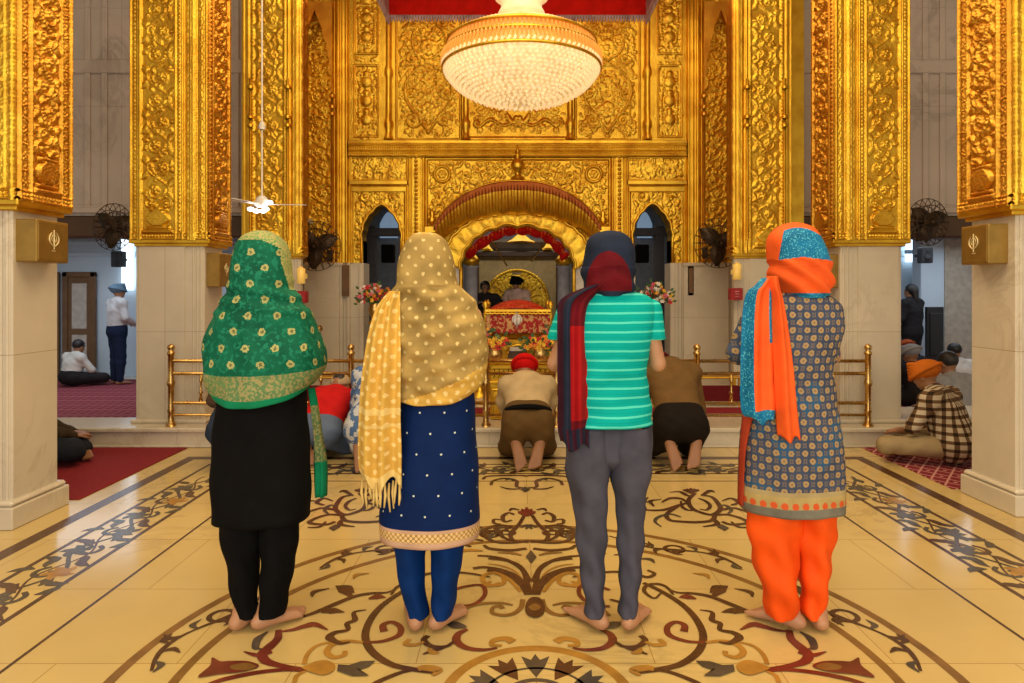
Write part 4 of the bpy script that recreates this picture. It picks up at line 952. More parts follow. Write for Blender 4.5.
# --- lofted garments: table rows (picture y, left x, right x) around a figure's own axis
SPX = 235.; YW = 2.81
def pxy(cx, x, y, z): d = YW+y; return ((x+Xp(cx, YW)-CX)*F/d+VX, VY+(CH-z)*F/d)
def loft(name, cx, rows, mats, parent, dback, dfront, cy=0., n=96, m=70, fold=None, hem=None, matf=None, skip=None, p=2.3, solid=.005, base=634., spx=SPX, top=False, uvf=None):
    R = np.array(rows, float); xl = (R[:, 1]-cx)/spx; xr = (R[:, 2]-cx)/spx
    db = np.interp(R[:, 0], *zip(*dback)); z = CH-(R[:, 0]-VY)*(YW-db*.93)/F; df = np.interp(R[:, 0], *zip(*dfront)); cyy = np.interp(R[:, 0], *zip(*cy)) if hasattr(cy, '__len__') else np.ones(len(R))*cy
    Tb = cat_pts(np.stack([z, xl, xr, db, df, cyy], 1), 8); s = np.r_[0, np.cumsum(np.linalg.norm(np.diff(Tb[:, :3], axis=0), axis=1))]; q = np.linspace(0, s[-1], m)
    Tb = np.stack([np.interp(q, s, Tb[:, i]) for i in range(6)], 1)
    th = np.linspace(-PI, PI, n, endpoint=False)-PI/2   # starts at the front, the back is in the middle
    c, sn = np.cos(th), np.sin(th); ex = 2/p; cc = np.sign(c)*np.abs(c)**ex; ss = np.sign(sn)*np.abs(sn)**ex
    vs = []; uv = []
    for i, (zz, a, b, B_, Fd, yy) in enumerate(Tb):
        v = i/(m-1); x = (a+b)/2+(b-a)/2*cc; y = yy+np.where(ss < 0, B_, Fd)*ss; Z = np.full(n, zz)
        if hem is not None: Z = Z+hem(th, v, x)
        if fold is not None: f = fold(th, v, x, Z); x = x+f*c; y = y+f*sn
        L = np.r_[0, np.cumsum(np.hypot(np.diff(x), np.diff(y)))]; L -= L[n//2]
        vs.append(np.stack([x, y, Z], 1)); uv.append(np.stack([L, Z], 1))
    vs = np.array(vs); uv = np.array(uv); fs = []; mi = []
    for i in range(m-1):
        for j in range(n):
            j2 = (j+1) % n
            cen = (vs[i, j]+vs[i+1, j2])/2
            if skip is not None and skip(th[j], cen): continue
            fs.append((i*n+j, (i+1)*n+j, (i+1)*n+j2, i*n+j2)); mi.append(matf(cen[0], cen[1], cen[2], th[j], i/(m-2.)) if matf else 0)
    if top: fs.append(tuple(range(n))); mi.append(0)
    b = MB(); b.add(vs.reshape(-1, 3), fs, mi, True, uv.reshape(-1, 2)); o = b.build(name, mats, None, solid); return local(o, parent)
def sheet(name, cx, rows, yb, mats, parent, n=26, m=60, fold=(.012, 3.), matf=None, solid=.006, base=634., spx=SPX, ragged=0., phase=0.):
    """hanging length of cloth: rows (picture y, left x, right x); yb rows (picture y, depth towards the camera)"""
    R = np.array(rows, float); d_ = np.interp(R[:, 0], *zip(*yb)); Yd = YW-d_; T = cat_pts(np.stack([CH-(R[:, 0]-VY)*Yd/F, Xp(R[:, 1], Yd)-Xp(cx, YW), Xp(R[:, 2], Yd)-Xp(cx, YW), d_], 1), 8)
    q = np.linspace(0, len(T)-1, m); T = np.stack([np.interp(q, np.arange(len(T)), T[:, i]) for i in range(4)], 1); vs = []; uv = []; fs = []; mi = []
    for i, (z, a, b_, y) in enumerate(T):
        v = i/(m-1)
        for j in range(n):
            u = j/(n-1); x = a+(b_-a)*u; f = fold[0]*math.sin(u*fold[1]*2*PI+phase+v*1.5)*(.35+.65*min(1, v*3)); zz = z+(ragged*math.sin(u*9+1)*v**6 if ragged else 0)
            vs.append((x, -y+f+.02*math.cos(u*PI)*0+.03*(2*u-1)**2, zz)); uv.append((x, z))
    for i in range(m-1):
        for j in range(n-1): fs.append((i*n+j, (i+1)*n+j, (i+1)*n+j+1, i*n+j+1)); k = (i*n+j); mi.append(matf((vs[k][0]+vs[k+1][0])/2, (vs[k][2]+vs[k+n][2])/2, j/(n-2.), i/(m-2.)) if matf else 0)
    b = MB(); b.add(vs, fs, mi, True, uv); return local(b.build(name, mats, None, solid), parent)
# --- cloth materials
def cloth(name, c, rough=.8, var=.12, weave=350, sheen=.0, pattern=None):
    t = NT(name); co = t.coord(); n = t.noise(co, 9, 4); d = tuple(v*(1-var) for v in c[:3])+(1,); l = tuple(min(1, v*(1+var)) for v in c[:3])+(1,)
    col = t.ramp(n, [(.3, d), (.7, l)]); uvn = t.coord('UV')
    if pattern: col = pattern(t, col, uvn, co)
    t.base(col); t.setv('Roughness', rough); t.setv('Specular IOR Level', .12)
    if sheen: t.setv('Sheen Weight', sheen)
    t.bump(t.noise(co, weave, 2), .25, .002); MATS[name] = t.m; return t.m
def lattice(t, uv, sx, sy, off=True, ux=0., uy=0.):
    """distance from the nearest point of a (staggered) lattice, in metres"""
    s = t.sep(uv); X = t.math('ADD', s[0], ux); Y = t.math('ADD', s[1], uy)
    def cell(ox, oy):
        a = t.math('MULTIPLY', t.math('SUBTRACT', t.math('FRACT', t.math('ADD', t.math('DIVIDE', X, sx), ox)), .5), sx)
        b = t.math('MULTIPLY', t.math('SUBTRACT', t.math('FRACT', t.math('ADD', t.math('DIVIDE', Y, sy), oy)), .5), sy)
        return t.math('SQRT', t.math('ADD', t.math('MULTIPLY', a, a), t.math('MULTIPLY', b, b)))
    d = cell(.5, .5)
    return t.math('MINIMUM', d, cell(0., 0.)) if off else d
def p_dots(r, sx, sy, c, off=True, core=None, wob=0.):
    def f(t, col, uv, co):
        d = lattice(t, uv, sx, sy, off)
        if wob: d = t.math('ADD', d, t.math('MULTIPLY', t.math('SUBTRACT', t.noise(co, 120, 2), .5), wob))
        col = t.mix(t.math('LESS_THAN', d, r), col, c)
        if core: col = t.mix(t.math('LESS_THAN', d, r*.42), col, core)
        return col
    return f
def band_z(t, uv, z0, z1): s = t.sep(uv); return t.math('MULTIPLY', t.math('GREATER_THAN', s[1], z0), t.math('LESS_THAN', s[1], z1))

def standing(label, pxc, pxan, ang, H, arms, pxkn):
    """pxc axis in the picture; pxan ankles' x (left, right); ang outward turn of the feet"""
    Y0 = YW; r = empty('person', (Xp(pxc, Y0), Y0, 0), label, 'person'); kx = [(x-pxc)/SPX for x in pxkn]
    a = [(x-pxc)/SPX for x in pxan]
    J = dict(pe=(0, 0, .53*H), ch=(0, .0, .735*H), nk=(0, .005, .845*H), hd=(0, .03, .925*H), fw=(0, 1, 0), shL=(-.145, 0, .805*H), shR=(.145, 0, .805*H),
             hpL=(kx[0]*.9, 0, .50*H), hpR=(kx[1]*.9, 0, .50*H), knL=(kx[0], .0, .285*H), knR=(kx[1], .0, .285*H), fs=1.12, anL=(a[0], -.072, .078), anR=(a[1], -.072, .078),
             ftL=(math.sin(ang[0]), math.cos(ang[0]), 0), ftR=(math.sin(ang[1]), math.cos(ang[1]), 0), **arms)
    return r, J
def pray(z, el=(.160, .12, 1.10), y=.30):
    return dict(elL=(-el[0], el[1], el[2]), elR=(el[0], el[1], el[2]), wrL=(-.028, y, z), wrR=(.028, y, z), hdirL=(.05, .15, 1), hdirR=(-.05, .15, 1), hnL=(1, 0, 0), hnR=(-1, 0, 0), tsL=1, tsR=1, curl=.03)
def front_open(xw, z0, z1, sgn=1):
    return lambda th, c: c[1] > .03 and abs(c[0]) < xw*math.sqrt(max(0, 1-((c[2]-(z0+z1)/2)/((z1-z0)/2))**2))
# ---------- 1: green shawl, black suit
w1, J = standing('woman at the left in a green floral shawl over black kurta and trousers', 262, (248.5, 272), (.35, .85), 1.60, pray(1.18), (243.5, 278))
body(w1, J, .84, mat=SKIN)
GREEN = cloth('green_floral_cloth', (.004, .115, .062, 1), .65, .3, pattern=lambda t, col, uv, co: 
    t.mix(band_z(t, uv, 1.0, 1.055), p_dots(.0150, .115, .130, (.42, .42, .16, 1), True, (.16, .16, .06, 1), .020)(t, t.mix(t.math('GREATER_THAN', t.noise(co, 55, 3), .56), col, (.012, .20, .115, 1)), uv, co), t.mix(t.noise(co, 90, 3), (.12, .30, .08, 1), (.30, .42, .16, 1))))
GREENB = cloth('green_gold_border', (.12, .22, .085, 1), .6, .25, pattern=lambda t, col, uv, co: t.mix(t.math('GREATER_THAN', t.noise(co, 85, 3), .52), col, (.32, .29, .12, 1)))
GREEND = cloth('plain_green_cloth', (.006, .22, .10, 1)); BORDERG = cloth('pale_gold_border', (.42, .38, .14, 1), .6, .2, pattern=lambda t, col, uv, co: t.mix(t.math('GREATER_THAN', t.noise(co, 110, 3), .54), col, (.15, .30, .10, 1)))
BLACK = cloth('black_cloth', (.0035, .0035, .004, 1), .85, .2); BLACK2 = cloth('black_trouser_cloth', (.003, .003, .0035, 1), .85, .2)
rows = [(230.3, 258, 266), (231.5, 251, 273), (236, 242, 281), (245, 236.5, 286.5), (260, 233, 289), (275, 232, 291), (288, 229.5, 294), (298, 225, 299), (310, 217.5, 306), (325, 212, 312), (345, 208, 318), (365, 206, 321.5), (380, 208, 321), (396, 217, 311)]
def fold1(th, v, x, z): return .008*np.sin(z*95+x*16)*np.exp(-((z-1.37)/.07)**2)+.009*np.sin(z*34-x*11+np.abs(x)*14)*(z < 1.33)*(.3+.7*np.clip(-np.sin(th), 0, 1))+.003*np.sin(x*60+z*12)*(z < 1.3)+.003*np.sin(x*38-z*14)*(z > 1.38)
def hem1(th, v, x): return -.05*v**8*np.clip(-np.sin(th), 0, 1)+.02*v**8*np.clip((x-.02)/.2, 0, 1)
def mat1(x, y, z, th, v):
    if v > .975: return 3
    if v > .865: return 1
    X, Yy = pxy(262, x, y, z)
    if Yy < 240+max(0, X-262)*.45 or (X > 281+max(0, Yy-262)*.32 and Yy < 290): return 2
    if y > .045 and x > .06 and z > 1.36: return 2
    return 0
loft('shawl', 262, rows, [GREEN, GREENB, BORDERG, GREEND], w1, [(230, .02), (233, .07), (245, .105), (275, .125), (300, .13), (330, .165), (365, .19), (400, .19)], [(230, .02), (233, .08), (245, .12), (275, .125), (300, .14), (330, .28), (365, .33), (400, .26)],
     fold=fold1, hem=hem1, matf=mat1, skip=front_open(.07, 1.40, 1.58), p=2.15, n=150, m=130, cy=.0)
sheet('shawl_end', 262, [(388, 305, 313), (410, 308, 317), (440, 311, 321), (465, 311, 325), (498, 312, 325)], [(380, -.05), (500, -.05)], [GREENB, GREEND], w1, 12, 30, (.008, 2.), matf=lambda x, z, u, v: 1 if v > .72 or v < .2 else 0)
loft('kurta', 262, [(300, 246, 278), (305, 226, 298), (330, 222, 304), (385, 222, 303), (400, 219.5, 305.5), (440, 216, 308), (480, 213.5, 310), (529, 214.5, 309)], BLACK, w1, [(300, .08), (340, .12), (400, .13), (450, .145), (530, .15)], [(300, .08), (340, .13), (400, .12), (530, .15)],
     fold=lambda th, v, x, z: .005*np.sin(x*42+z*3)*v**2+.003*np.sin(z*30+x*20), m=50)
def legs(name, cx, L, R, mat, parent, d=.075, fold=.004, top=None, **k):
    b = MB(); obs = []
    def one(rows):
        Rr = np.array(rows, float); cb_ = np.interp(Rr[:, 0], [430, 500, 627], [0, -.005, -.068]); hw_ = np.maximum(np.minimum((Rr[:, 2]-Rr[:, 1])/2/SPX*1.25, d+.02), .062); T = cat_pts(np.stack([CH-(Rr[:, 0]-VY)*(YW+cb_-hw_)/F, Xp(Rr[:, 1], YW+cb_)-Xp(cx, YW), Xp(Rr[:, 2], YW+cb_)-Xp(cx, YW), cb_], 1), 8); n = 40; vs = []; uv = []; m = len(T)
        for i, (z, a, c, yc_) in enumerate(T):
            v = i/(m-1)
            for j in range(n):
                t = 2*PI*j/n-PI/2; hw = (c-a)/2; dd = max(min(hw*1.25, d+.02*(1-v)), .062); f = fold*math.sin(z*48+math.cos(t)*3+a*40)*(.4+v)+fold*.7*math.sin(z*23+3*math.sin(t))+fold*.9*math.sin(t*5+z*9)*(1-v*.4)
                vs.append(((a+c)/2+(hw+f)*math.cos(t), yc_+(dd+f)*math.sin(t), z)); uv.append((hw*t, z))
        b.add(vs, [(i*n+j, (i+1)*n+j, (i+1)*n+(j+1) % n, i*n+(j+1) % n) for i in range(m-1) for j in range(n)], 0, True, uv)
    one(L); one(R)
    if top: 
        Rr = np.array(top, float); T = cat_pts(np.stack([CH-(Rr[:, 0]-VY)*(YW-.10)/F, (Rr[:, 1]-cx)/SPX, (Rr[:, 2]-cx)/SPX], 1), 6); n = 48; vs = []; m = len(T)
        for z, a, c in T: vs += [((a+c)/2+(c-a)/2*math.cos(2*PI*j/n), .005+k.get('td', .11)*min(1, ((c-a)/.32)**1.5)*math.sin(2*PI*j/n), z) for j in range(n)]
        b.add(vs, [(i*n+j, (i+1)*n+j, (i+1)*n+(j+1) % n, i*n+(j+1) % n) for i in range(m-1) for j in range(n)]+[tuple((m-1)*n+j for j in range(n))], 0, True)
    return local(b.build(name, mat, None, .004), parent)
legs('trousers', 262, [(470, 220, 263), (535, 222, 261), (570, 228, 259), (600, 234, 257), (616, 238, 258), (621, 238, 259)], [(470, 261, 302), (535, 261.5, 299), (570, 262, 294.5), (600, 261.5, 289), (616, 261, 284), (621, 261, 283)], BLACK2, w1)
# ---------- 2: gold-beige scarf, navy kurta
w2, J = standing('woman in a pale gold dotted scarf with long fringed end over a navy kurta', 437, (418, 442), (-.2, .6), 1.60, pray(1.18), (411, 446))
body(w2, J, .84, mat=SKIN)
dotsB = p_dots(.0076, .066, .070, (.70, .54, .22, 1), True, None, .010)
BEIGE = cloth('beige_dotted_scarf', (.40, .27, .085, 1), .7, .28, pattern=dotsB); GOLDC = cloth('golden_dotted_scarf', (.70, .43, .085, 1), .65, .15, pattern=p_dots(.009, .05, .06, (.90, .68, .28, 1), True, None, .012))
GOLDS = cloth('pale_gold_scarf_end', (.80, .60, .22, 1), .65, .12)
def fold2(th, v, x, z):
    sh = (z < 1.42); w_ = sh*(.15+.85*np.clip(-np.sin(th), 0, 1)**1.5); return .012*np.sin(z*52+x*13+3*np.sin(x*9))*w_+.008*np.sin(z*88-x*24)*w_+.004*np.sin(x*46+z*18)*(~sh)+.010*np.exp(-((z-1.385+x*.12)/.02)**2)
loft('scarf', 437, [(232.3, 420, 432), (233.5, 413, 439), (239, 406.5, 446), (250, 402, 451.5), (265, 398.5, 455.5), (278, 397, 457.5), (287, 396, 461), (295, 391, 468), (303, 386, 475), (315, 379, 481), (330, 377, 485), (350, 376, 488), (370, 377, 487.5), (385, 383, 484), (394, 392, 476)],
     [BEIGE, GOLDC], w2, [(232, .02), (235, .07), (247, .105), (275, .125), (300, .14), (330, .18), (365, .20), (400, .18)], [(232, .02), (235, .08), (247, .12), (275, .125), (300, .14), (330, .28), (365, .33), (400, .27)],
     fold=fold2, hem=lambda th, v, x: -.045*v**6*np.clip(-np.sin(th), 0, 1), matf=lambda x, y, z, th, v: 1 if (v > .93-.5*x or v < .05 or (y > .03 and z > 1.35)) else 0, skip=front_open(.07, 1.40, 1.58), p=2.15, n=150, m=130)
so2 = sheet('hanging_scarf_end', 437, [(291, 388, 399), (300, 380, 399), (312, 373, 399), (336, 366, 399.5), (365, 361, 400), (393, 357.5, 400), (421, 356, 400), (450, 355, 401), (474, 356, 401), (486, 360, 401)], [(288, .135), (300, .165), (330, .205), (365, .225), (490, .19)], [GOLDC, GOLDS], w2,
      44, 80, (.016, 2.6), matf=lambda x, z, u, v: 1 if (.62 < v < .65 or .68 < v < .70 or v > .9) else 0, ragged=.03)
fr = MB()
for k in range(11):
    x = Xp(362+k*3.8, YW-.175)-Xp(437, YW); z0 = Zp(487, YW-.175)+random.uniform(-.01, .01); y = -.175+.016*math.sin(k)
    fr.tube([(x, y, z0+.02), (x+random.uniform(-.006, .006), y, z0-.03), (x+random.uniform(-.01, .01), y, z0-random.uniform(.06, .10))], [.004, .005, .007, .003], 6)
local(fr.build('fringe', GOLDS), so2)
NAVY = cloth('navy_cloth_with_studs', (.0025, .017, .095, 1), .7, .15, pattern=p_dots(.0042, .10, .165, (.65, .72, .62, 1)))
GOLDB = cloth('gold_beaded_border', (.42, .25, .08, 1), .45, .25, pattern=lambda t, col, uv, co: t.mix(t.math('LESS_THAN', lattice(t, uv, .022, .022), .0065), t.mix(t.math('LESS_THAN', lattice(t, uv, .022, .09, False), .006), col, (.05, .09, .16, 1)), (.80, .55, .25, 1)))
NAVYT = cloth('royal_blue_trousers', (.001, .026, .14, 1), .7, .2)
PINKT = cloth('pinkish_trim', (.60, .38, .26, 1), .6)
loft('kurta', 437, [(303, 423, 451), (308, 404, 468), (340, 400, 473), (388, 400, 473), (400, 400, 474), (442, 393, 476), (480, 386, 478), (528, 381, 479), (549, 381.5, 478.5)], [NAVY, GOLDB, PINKT], w2, [(303, .08), (340, .12), (400, .14), (450, .16), (550, .17)], [(303, .08), (340, .13), (400, .12), (550, .16)],
     fold=lambda th, v, x, z: .0035*np.sin(x*30+z*4)*v**2+.002*np.sin(z*26+x*18), m=90,
     matf=lambda x, y, z, th, v: 0 if v < .935 else 2 if (v < .948 or v > .985) else 1)
legs('trousers', 437, [(500, 392, 430), (545, 394, 427.5), (570, 396.5, 424.5), (600, 402, 426), (616, 408, 427.5), (622, 409.5, 427.5)], [(500, 428, 468), (545, 430, 465), (570, 431, 461.5), (600, 431.5, 456.5), (616, 432, 453), (622, 433, 452)], NAVYT, w2, fold=.003)
# ---------- 3: striped teal shirt, grey jeans
w3, J = standing('woman in a turquoise striped T-shirt and grey trousers with a navy and maroon headscarf', 610, (595, 628), (-.6, .55), 1.60,
    dict(elL=(-.235, .0, 1.09), elR=(.205, .0, 1.09), wrL=(-.06, .27, 1.13), wrR=(.04, .27, 1.13), hdirL=(.5, .6, .6), hdirR=(-.5, .6, .6), hnL=(1, 0, 0), hnR=(-1, 0, 0), curl=.1), (592, 630))
J['shL'] = (-.155, 0, 1.30); J['shR'] = (.155, 0, 1.30)
C3 = body(w3, J, .84, mat=SKIN)
def stripes(t, col, uv, co):
    s = t.sep(uv); z = t.math('ADD', s[1], t.math('MULTIPLY', t.noise(co, 5, 2), .008)); f = t.math('FRACT', t.math('DIVIDE', z, .0385))
    col = t.mix(t.math('LESS_THAN', f, .22), col, (.10, .72, .58, 1)); return t.mix(t.math('MULTIPLY', t.math('GREATER_THAN', f, .5), t.math('LESS_THAN', f, .60)), col, (.0, .36, .33, 1))
TEAL = cloth('turquoise_striped_jersey', (.0, .41, .38, 1), .75, .08, pattern=stripes); TEALP = cloth('turquoise_cuff', (.0, .42, .36, 1), .75)
def fold3(th, v, x, z): return .005*np.sin(z*30+np.abs(x)*25)*(z < 1.12)+.0035*np.sin(z*60-x*16)*(z < 1.05)+.003*np.sin(x*30+z*16)
loft('t_shirt', 610, [(289.5, 597, 622), (291, 590, 630), (294, 578, 642), (298, 569.5, 649.5), (304, 565, 653), (315, 563, 654), (335, 563.5, 652), (350, 565, 650), (370, 566, 647.5), (387, 566.5, 646), (405, 565, 649), (429, 562.5, 653.5)], TEAL, w3,
     [(290, .05), (294, .08), (305, .11), (340, .135), (385, .115), (430, .14)], [(290, .05), (294, .08), (305, .12), (340, .15), (385, .12), (430, .13)], fold=fold3, m=80)
for S_, a, b in (('L', (-.175, 0, 1.318), (-.222, 0, 1.195)), ('R', (.172, 0, 1.318), (.19, 0, 1.195))):
    o = skin('sleeve', [cap(a, b, .050, .047)], TEAL, None, .008, mod=lambda D, X, Y, Z: np.maximum(D, 1.193-Z)); local(o, w3)
JEAN = cloth('slate_grey_denim', (.075, .075, .105, 1), .85, .2)
legs('trousers', 610, [(430, 565, 611), (450, 565, 611), (475, 566.5, 610), (495, 569.5, 609), (514, 573.5, 607.5), (550, 577, 605.5), (582, 580, 604.5), (610, 585, 604), (621, 586, 603)], [(430, 609, 652), (450, 609, 653), (475, 611, 651.5), (495, 613.5, 648), (514, 616, 644.5), (550, 617.5, 642.5), (582, 619, 641), (610, 619.5, 637), (621, 620, 636)],
     JEAN, w3, d=.088, fold=.0042, top=[(476, 596, 626), (466, 576, 645), (450, 567, 651), (435, 565.5, 651), (424, 567, 648)], td=.088)
NAVYS = cloth('navy_scarf_cloth', (.016, .024, .05, 1), .8, .25); MAROON = cloth('maroon_scarf_cloth', (.13, .006, .012, 1), .8, .3); REDS = cloth('red_scarf_cloth', (.36, .008, .010, 1), .75, .2); PLUM = cloth('plum_scarf_cloth', (.045, .01, .022, 1), .8, .3)
def m3(x, y, z, th, v):
    X, Yy = pxy(610, x, y, z)
    if y > .06: return 0
    return 1 if ((X-609)/23.)**2+((Yy-287)/36.)**2 < 1 and Yy < 291 else 0
hs = loft('headscarf', 610, [(230.4, 604, 614), (231.8, 597, 621), (236, 590.5, 628), (246, 585, 633), (258, 583, 635), (272, 582.5, 635.5), (284, 583.5, 634.5), (291, 587, 632), (296, 593, 626)], [NAVYS, MAROON], w3, [(230, .02), (233, .07), (245, .105), (270, .125), (287, .12), (297, .10)], [(230, .02), (233, .08), (245, .12), (275, .125), (296, .09)],
     fold=lambda th, v, x, z: .006*np.sin(z*70+np.abs(x)*40)*(z < 1.5)+.004*np.sin(x*40+z*30), matf=m3, skip=front_open(.07, 1.41, 1.58), p=2.1, n=160, m=120)
sheet('scarf_end', 610, [(285, 592, 606), (292, 574, 599), (302, 560, 592), (320, 558, 588), (360, 558, 588.5), (410, 558.5, 589), (432, 558.5, 590), (448, 561, 590)], [(284, .125), (295, .125), (310, .13), (345, .15), (390, .145), (450, .155)], [NAVYS, MAROON, REDS, PLUM], w3, 40, 80, (.014, 2.2),
      matf=lambda x, z, u, v: (3 if u < .18 else (0 if u < .42 else (2 if .45 < v < .78 else 1))) if v < .84 else (0 if int(u*9) % 2 else 3), ragged=.02)
# ---------- 4: patterned kurta, orange scarf and trousers
w4, J = standing('woman at the right in a blue-grey patterned kurta, orange trousers and orange and blue scarf', 795, (784, 811), (-.8, .1), 1.63,
    dict(elL=(-.235, .03, 1.12), elR=(.175, .03, 1.12), wrL=(-.05, .31, 1.20), wrR=(.0, .31, 1.20), hdirL=(.2, .3, 1), hdirR=(-.2, .3, 1), hnL=(1, 0, 0), hnR=(-1, 0, 0), curl=.05), (776, 813))
J['shL'] = (-.155, 0, 1.30); J['shR'] = (.14, 0, 1.30)
body(w4, J, .84, mat=SKIN)
def pk(t, col, uv, co):
    col = t.mix(t.math('GREATER_THAN', t.noise(co, 7, 2), .56), col, (.035, .105, .21, 1))
    d0 = lattice(t, uv, .058, .062); col = t.mix(t.math('MULTIPLY', t.math('GREATER_THAN', d0, .022), t.math('LESS_THAN', d0, .027)), col, (.16, .13, .12, 1))
    col = t.mix(t.math('LESS_THAN', t.math('ADD', d0, t.math('MULTIPLY', t.noise(co, 130, 2), .010)), .0175), col, (.40, .27, .13, 1)); return t.mix(t.math('LESS_THAN', d0, .0035), col, (.22, .12, .06, 1))
KUR = cloth('blue_grey_floral_lattice', (.055, .075, .13, 1), .8, .2, pattern=pk)
KB1 = cloth('beige_silk_trim', (.42, .33, .16, 1), .6, .2); KB3 = cloth('grey_knotted_trim', (.20, .19, .15, 1), .8, .3)
KB2 = cloth('flower_border', (.48, .36, .14, 1), .7, .2, pattern=p_dots(.0125, .045, 9, (.62, .10, .03, 1), False, (.30, .16, .05, 1), .006) if False else (lambda t, col, uv, co: t.mix(t.math('LESS_THAN', t.math('ADD', lattice(t, uv, .042, 9., False, 0., -.530), t.math('MULTIPLY', t.noise(co, 130, 2), .008)), .018), col, (.66, .11, .03, 1))))
ORANGE = cloth('bright_orange_cloth', (.95, .10, .008, 1), .6, .12); ORANGE2 = cloth('orange_scarf_cloth', (.92, .12, .02, 1), .65, .18)
BLUES = cloth('blue_sparkling_cloth', (.01, .17, .36, 1), .55, .3, pattern=lambda t, col, uv, co: t.mix(t.math('GREATER_THAN', t.noise(co, 150, 2), .60), col, (.10, .48, .58, 1)))
def z4(y): return (634-y)/SPX
def m4(x, y, z, th, v): return 0 if v < .905 else 1 if v < .925 else 2 if v < .972 else 3
loft('kurta', 795, [(292, 783, 812), (294, 773, 822), (298, 762, 832), (304, 754, 838), (314, 749, 841), (330, 747, 842), (348, 747, 837), (368, 747.5, 832), (383, 746.5, 831), (407, 744.5, 835), (449, 741, 839), (480, 740, 841), (505, 740, 840.5), (519, 742, 840)], [KUR, KB1, KB2, KB3], w4,
     [(292, .05), (297, .09), (310, .115), (345, .13), (385, .12), (440, .15), (520, .155)], [(292, .05), (297, .09), (310, .12), (345, .15), (385, .12), (520, .15)], m=110,
     fold=lambda th, v, x, z: .004*np.sin(x*28+z*6)*v+.004*np.sin(z*36+np.abs(x)*22)*(z < 1.15)*(z > .9)+.003*np.sin(x*50)*(z < .8), matf=m4)
for S_, a, b, c in (('L', (-.155, 0, 1.315), (-.235, .02, 1.135), (-.08, .28, 1.19)), ('R', (.145, 0, 1.315), (.150, .03, 1.13), (.03, .28, 1.19))):
    local(skin('sleeve', [cap(a, b, .056, .048), cap(b, c, .047, .036)], KUR, None, .008, mod=wrinkles(.003)), w4)
legs('trousers', 795, [(490, 744, 800), (525, 746.5, 798.5), (555, 751, 797.5), (588, 758.5, 796.5), (610, 765, 796), (620, 769.5, 795.5), (623, 770.5, 794)], [(490, 794, 836), (525, 795.5, 832.5), (555, 797.5, 830.5), (588, 800, 828), (610, 802.5, 822.5), (619, 803, 820), (622, 804, 819)], ORANGE, w4, fold=.0075, d=.085)
def mh4(x, y, z, th, v):
    X, Yy = pxy(795, x, y, z)
    if Yy > 293: return 1
    if y > .05: return 0
    return 1 if X > 778+max(0, (262-Yy))*.18 and Yy < 257+.12*abs(X-803) and Yy > 227.5+((X-798)/24)**2*9 else 0
h4 = loft('headscarf', 795, [(222.4, 788, 799), (224, 781, 806), (228, 775, 813), (238, 769.5, 819), (252, 767.5, 825), (266, 769, 828.5), (280, 772, 830), (290, 777, 829), (298, 785, 822)], [ORANGE2, BLUES], w4, [(222, .02), (226, .07), (240, .11), (262, .128), (280, .13), (299, .10)], [(222, .02), (226, .08), (240, .12), (270, .125), (298, .09)],
     fold=lambda th, v, x, z: .008*np.sin((z*1.0+(x-.06)*.75*(1))*85)*(z < 1.53)*(z > 1.38)+.004*np.sin(x*34+z*26)*(z >= 1.5), matf=mh4, skip=front_open(.07, 1.43, 1.61), p=2.1, n=160, m=130)
sheet('scarf_end', 795, [(278, 764, 776), (286, 757, 774), (292, 750, 774), (310, 746, 774), (345, 744, 775), (380, 743.5, 776), (400, 743.5, 778), (417, 746, 778), (422, 755, 776)], [(278, .13), (290, .14), (310, .145), (360, .155), (420, .165)], [ORANGE2, BLUES], w4, 40, 80, (.012, 1.8),
      matf=lambda x, z, u, v: 1 if (u < .30 or v > .83 or (u > .86 and v < .5)) else 0, ragged=.01)
sheet('scarf_end', 795, [(276, 769, 781), (288, 770, 783), (300, 773, 786), (330, 775, 791), (370, 777, 796), (405, 778.5, 799), (440, 781, 803)], [(276, .145), (300, .155), (360, .175), (442, .185)], ORANGE2, w4, 26, 70, (.010, 1.5), ragged=.012)
sheet('scarf_end', 795, [(405, 746, 760), (450, 742, 748), (506, 740, 745)], [(400, .10), (506, .04)], [cloth('brick_red_trim', (.40, .05, .02, 1))], w4, 8, 30, (.004, 1.))
# ---------- kneeling worshippers
def kneel(label, pxc, Y0, s=1., lean=.0, arms='front', rz=0.):
    r = empty('person', (Xp(pxc, Y0), Y0, 0), label, 'person', None, rz)
    J = dict(pe=(0, .10, .33), ch=(0, .36, .60), nk=(0, .47, .74), hd=(0, .60, .78), fw=(0, .9, -.45), hu=(0, .45, .9), shL=(-.165, .43, .68), shR=(.165, .43, .68),
             elL=(-.22, .50, .42), elR=(.22, .50, .42), wrL=(-.10, .58, .24), wrR=(.10, .58, .24), hdirL=(.1, 1, -.3), hdirR=(-.1, 1, -.3), hnL=(0, 0, -1), hnR=(0, 0, -1),
             hpL=(-.10, .10, .30), hpR=(.10, .10, .30), knL=(-.17, .52, .075), knR=(.17, .52, .075), anL=(-.10, .07, .20), anR=(.10, .07, .20), ftL=(.26, -.35, -1), ftR=(-.26, -.35, -1), soL=(.0, -1, .35), soR=(0, -1, .35), fs=1.12)
    for k, v in J.items():
        if (k[:2] not in ('fw', 'hu', 'hd', 'ft', 'so', 'hn', 'fs') or k == 'hd'): J[k] = tuple(q*s for q in v) if hasattr(v,'__len__') else v
    return r, J
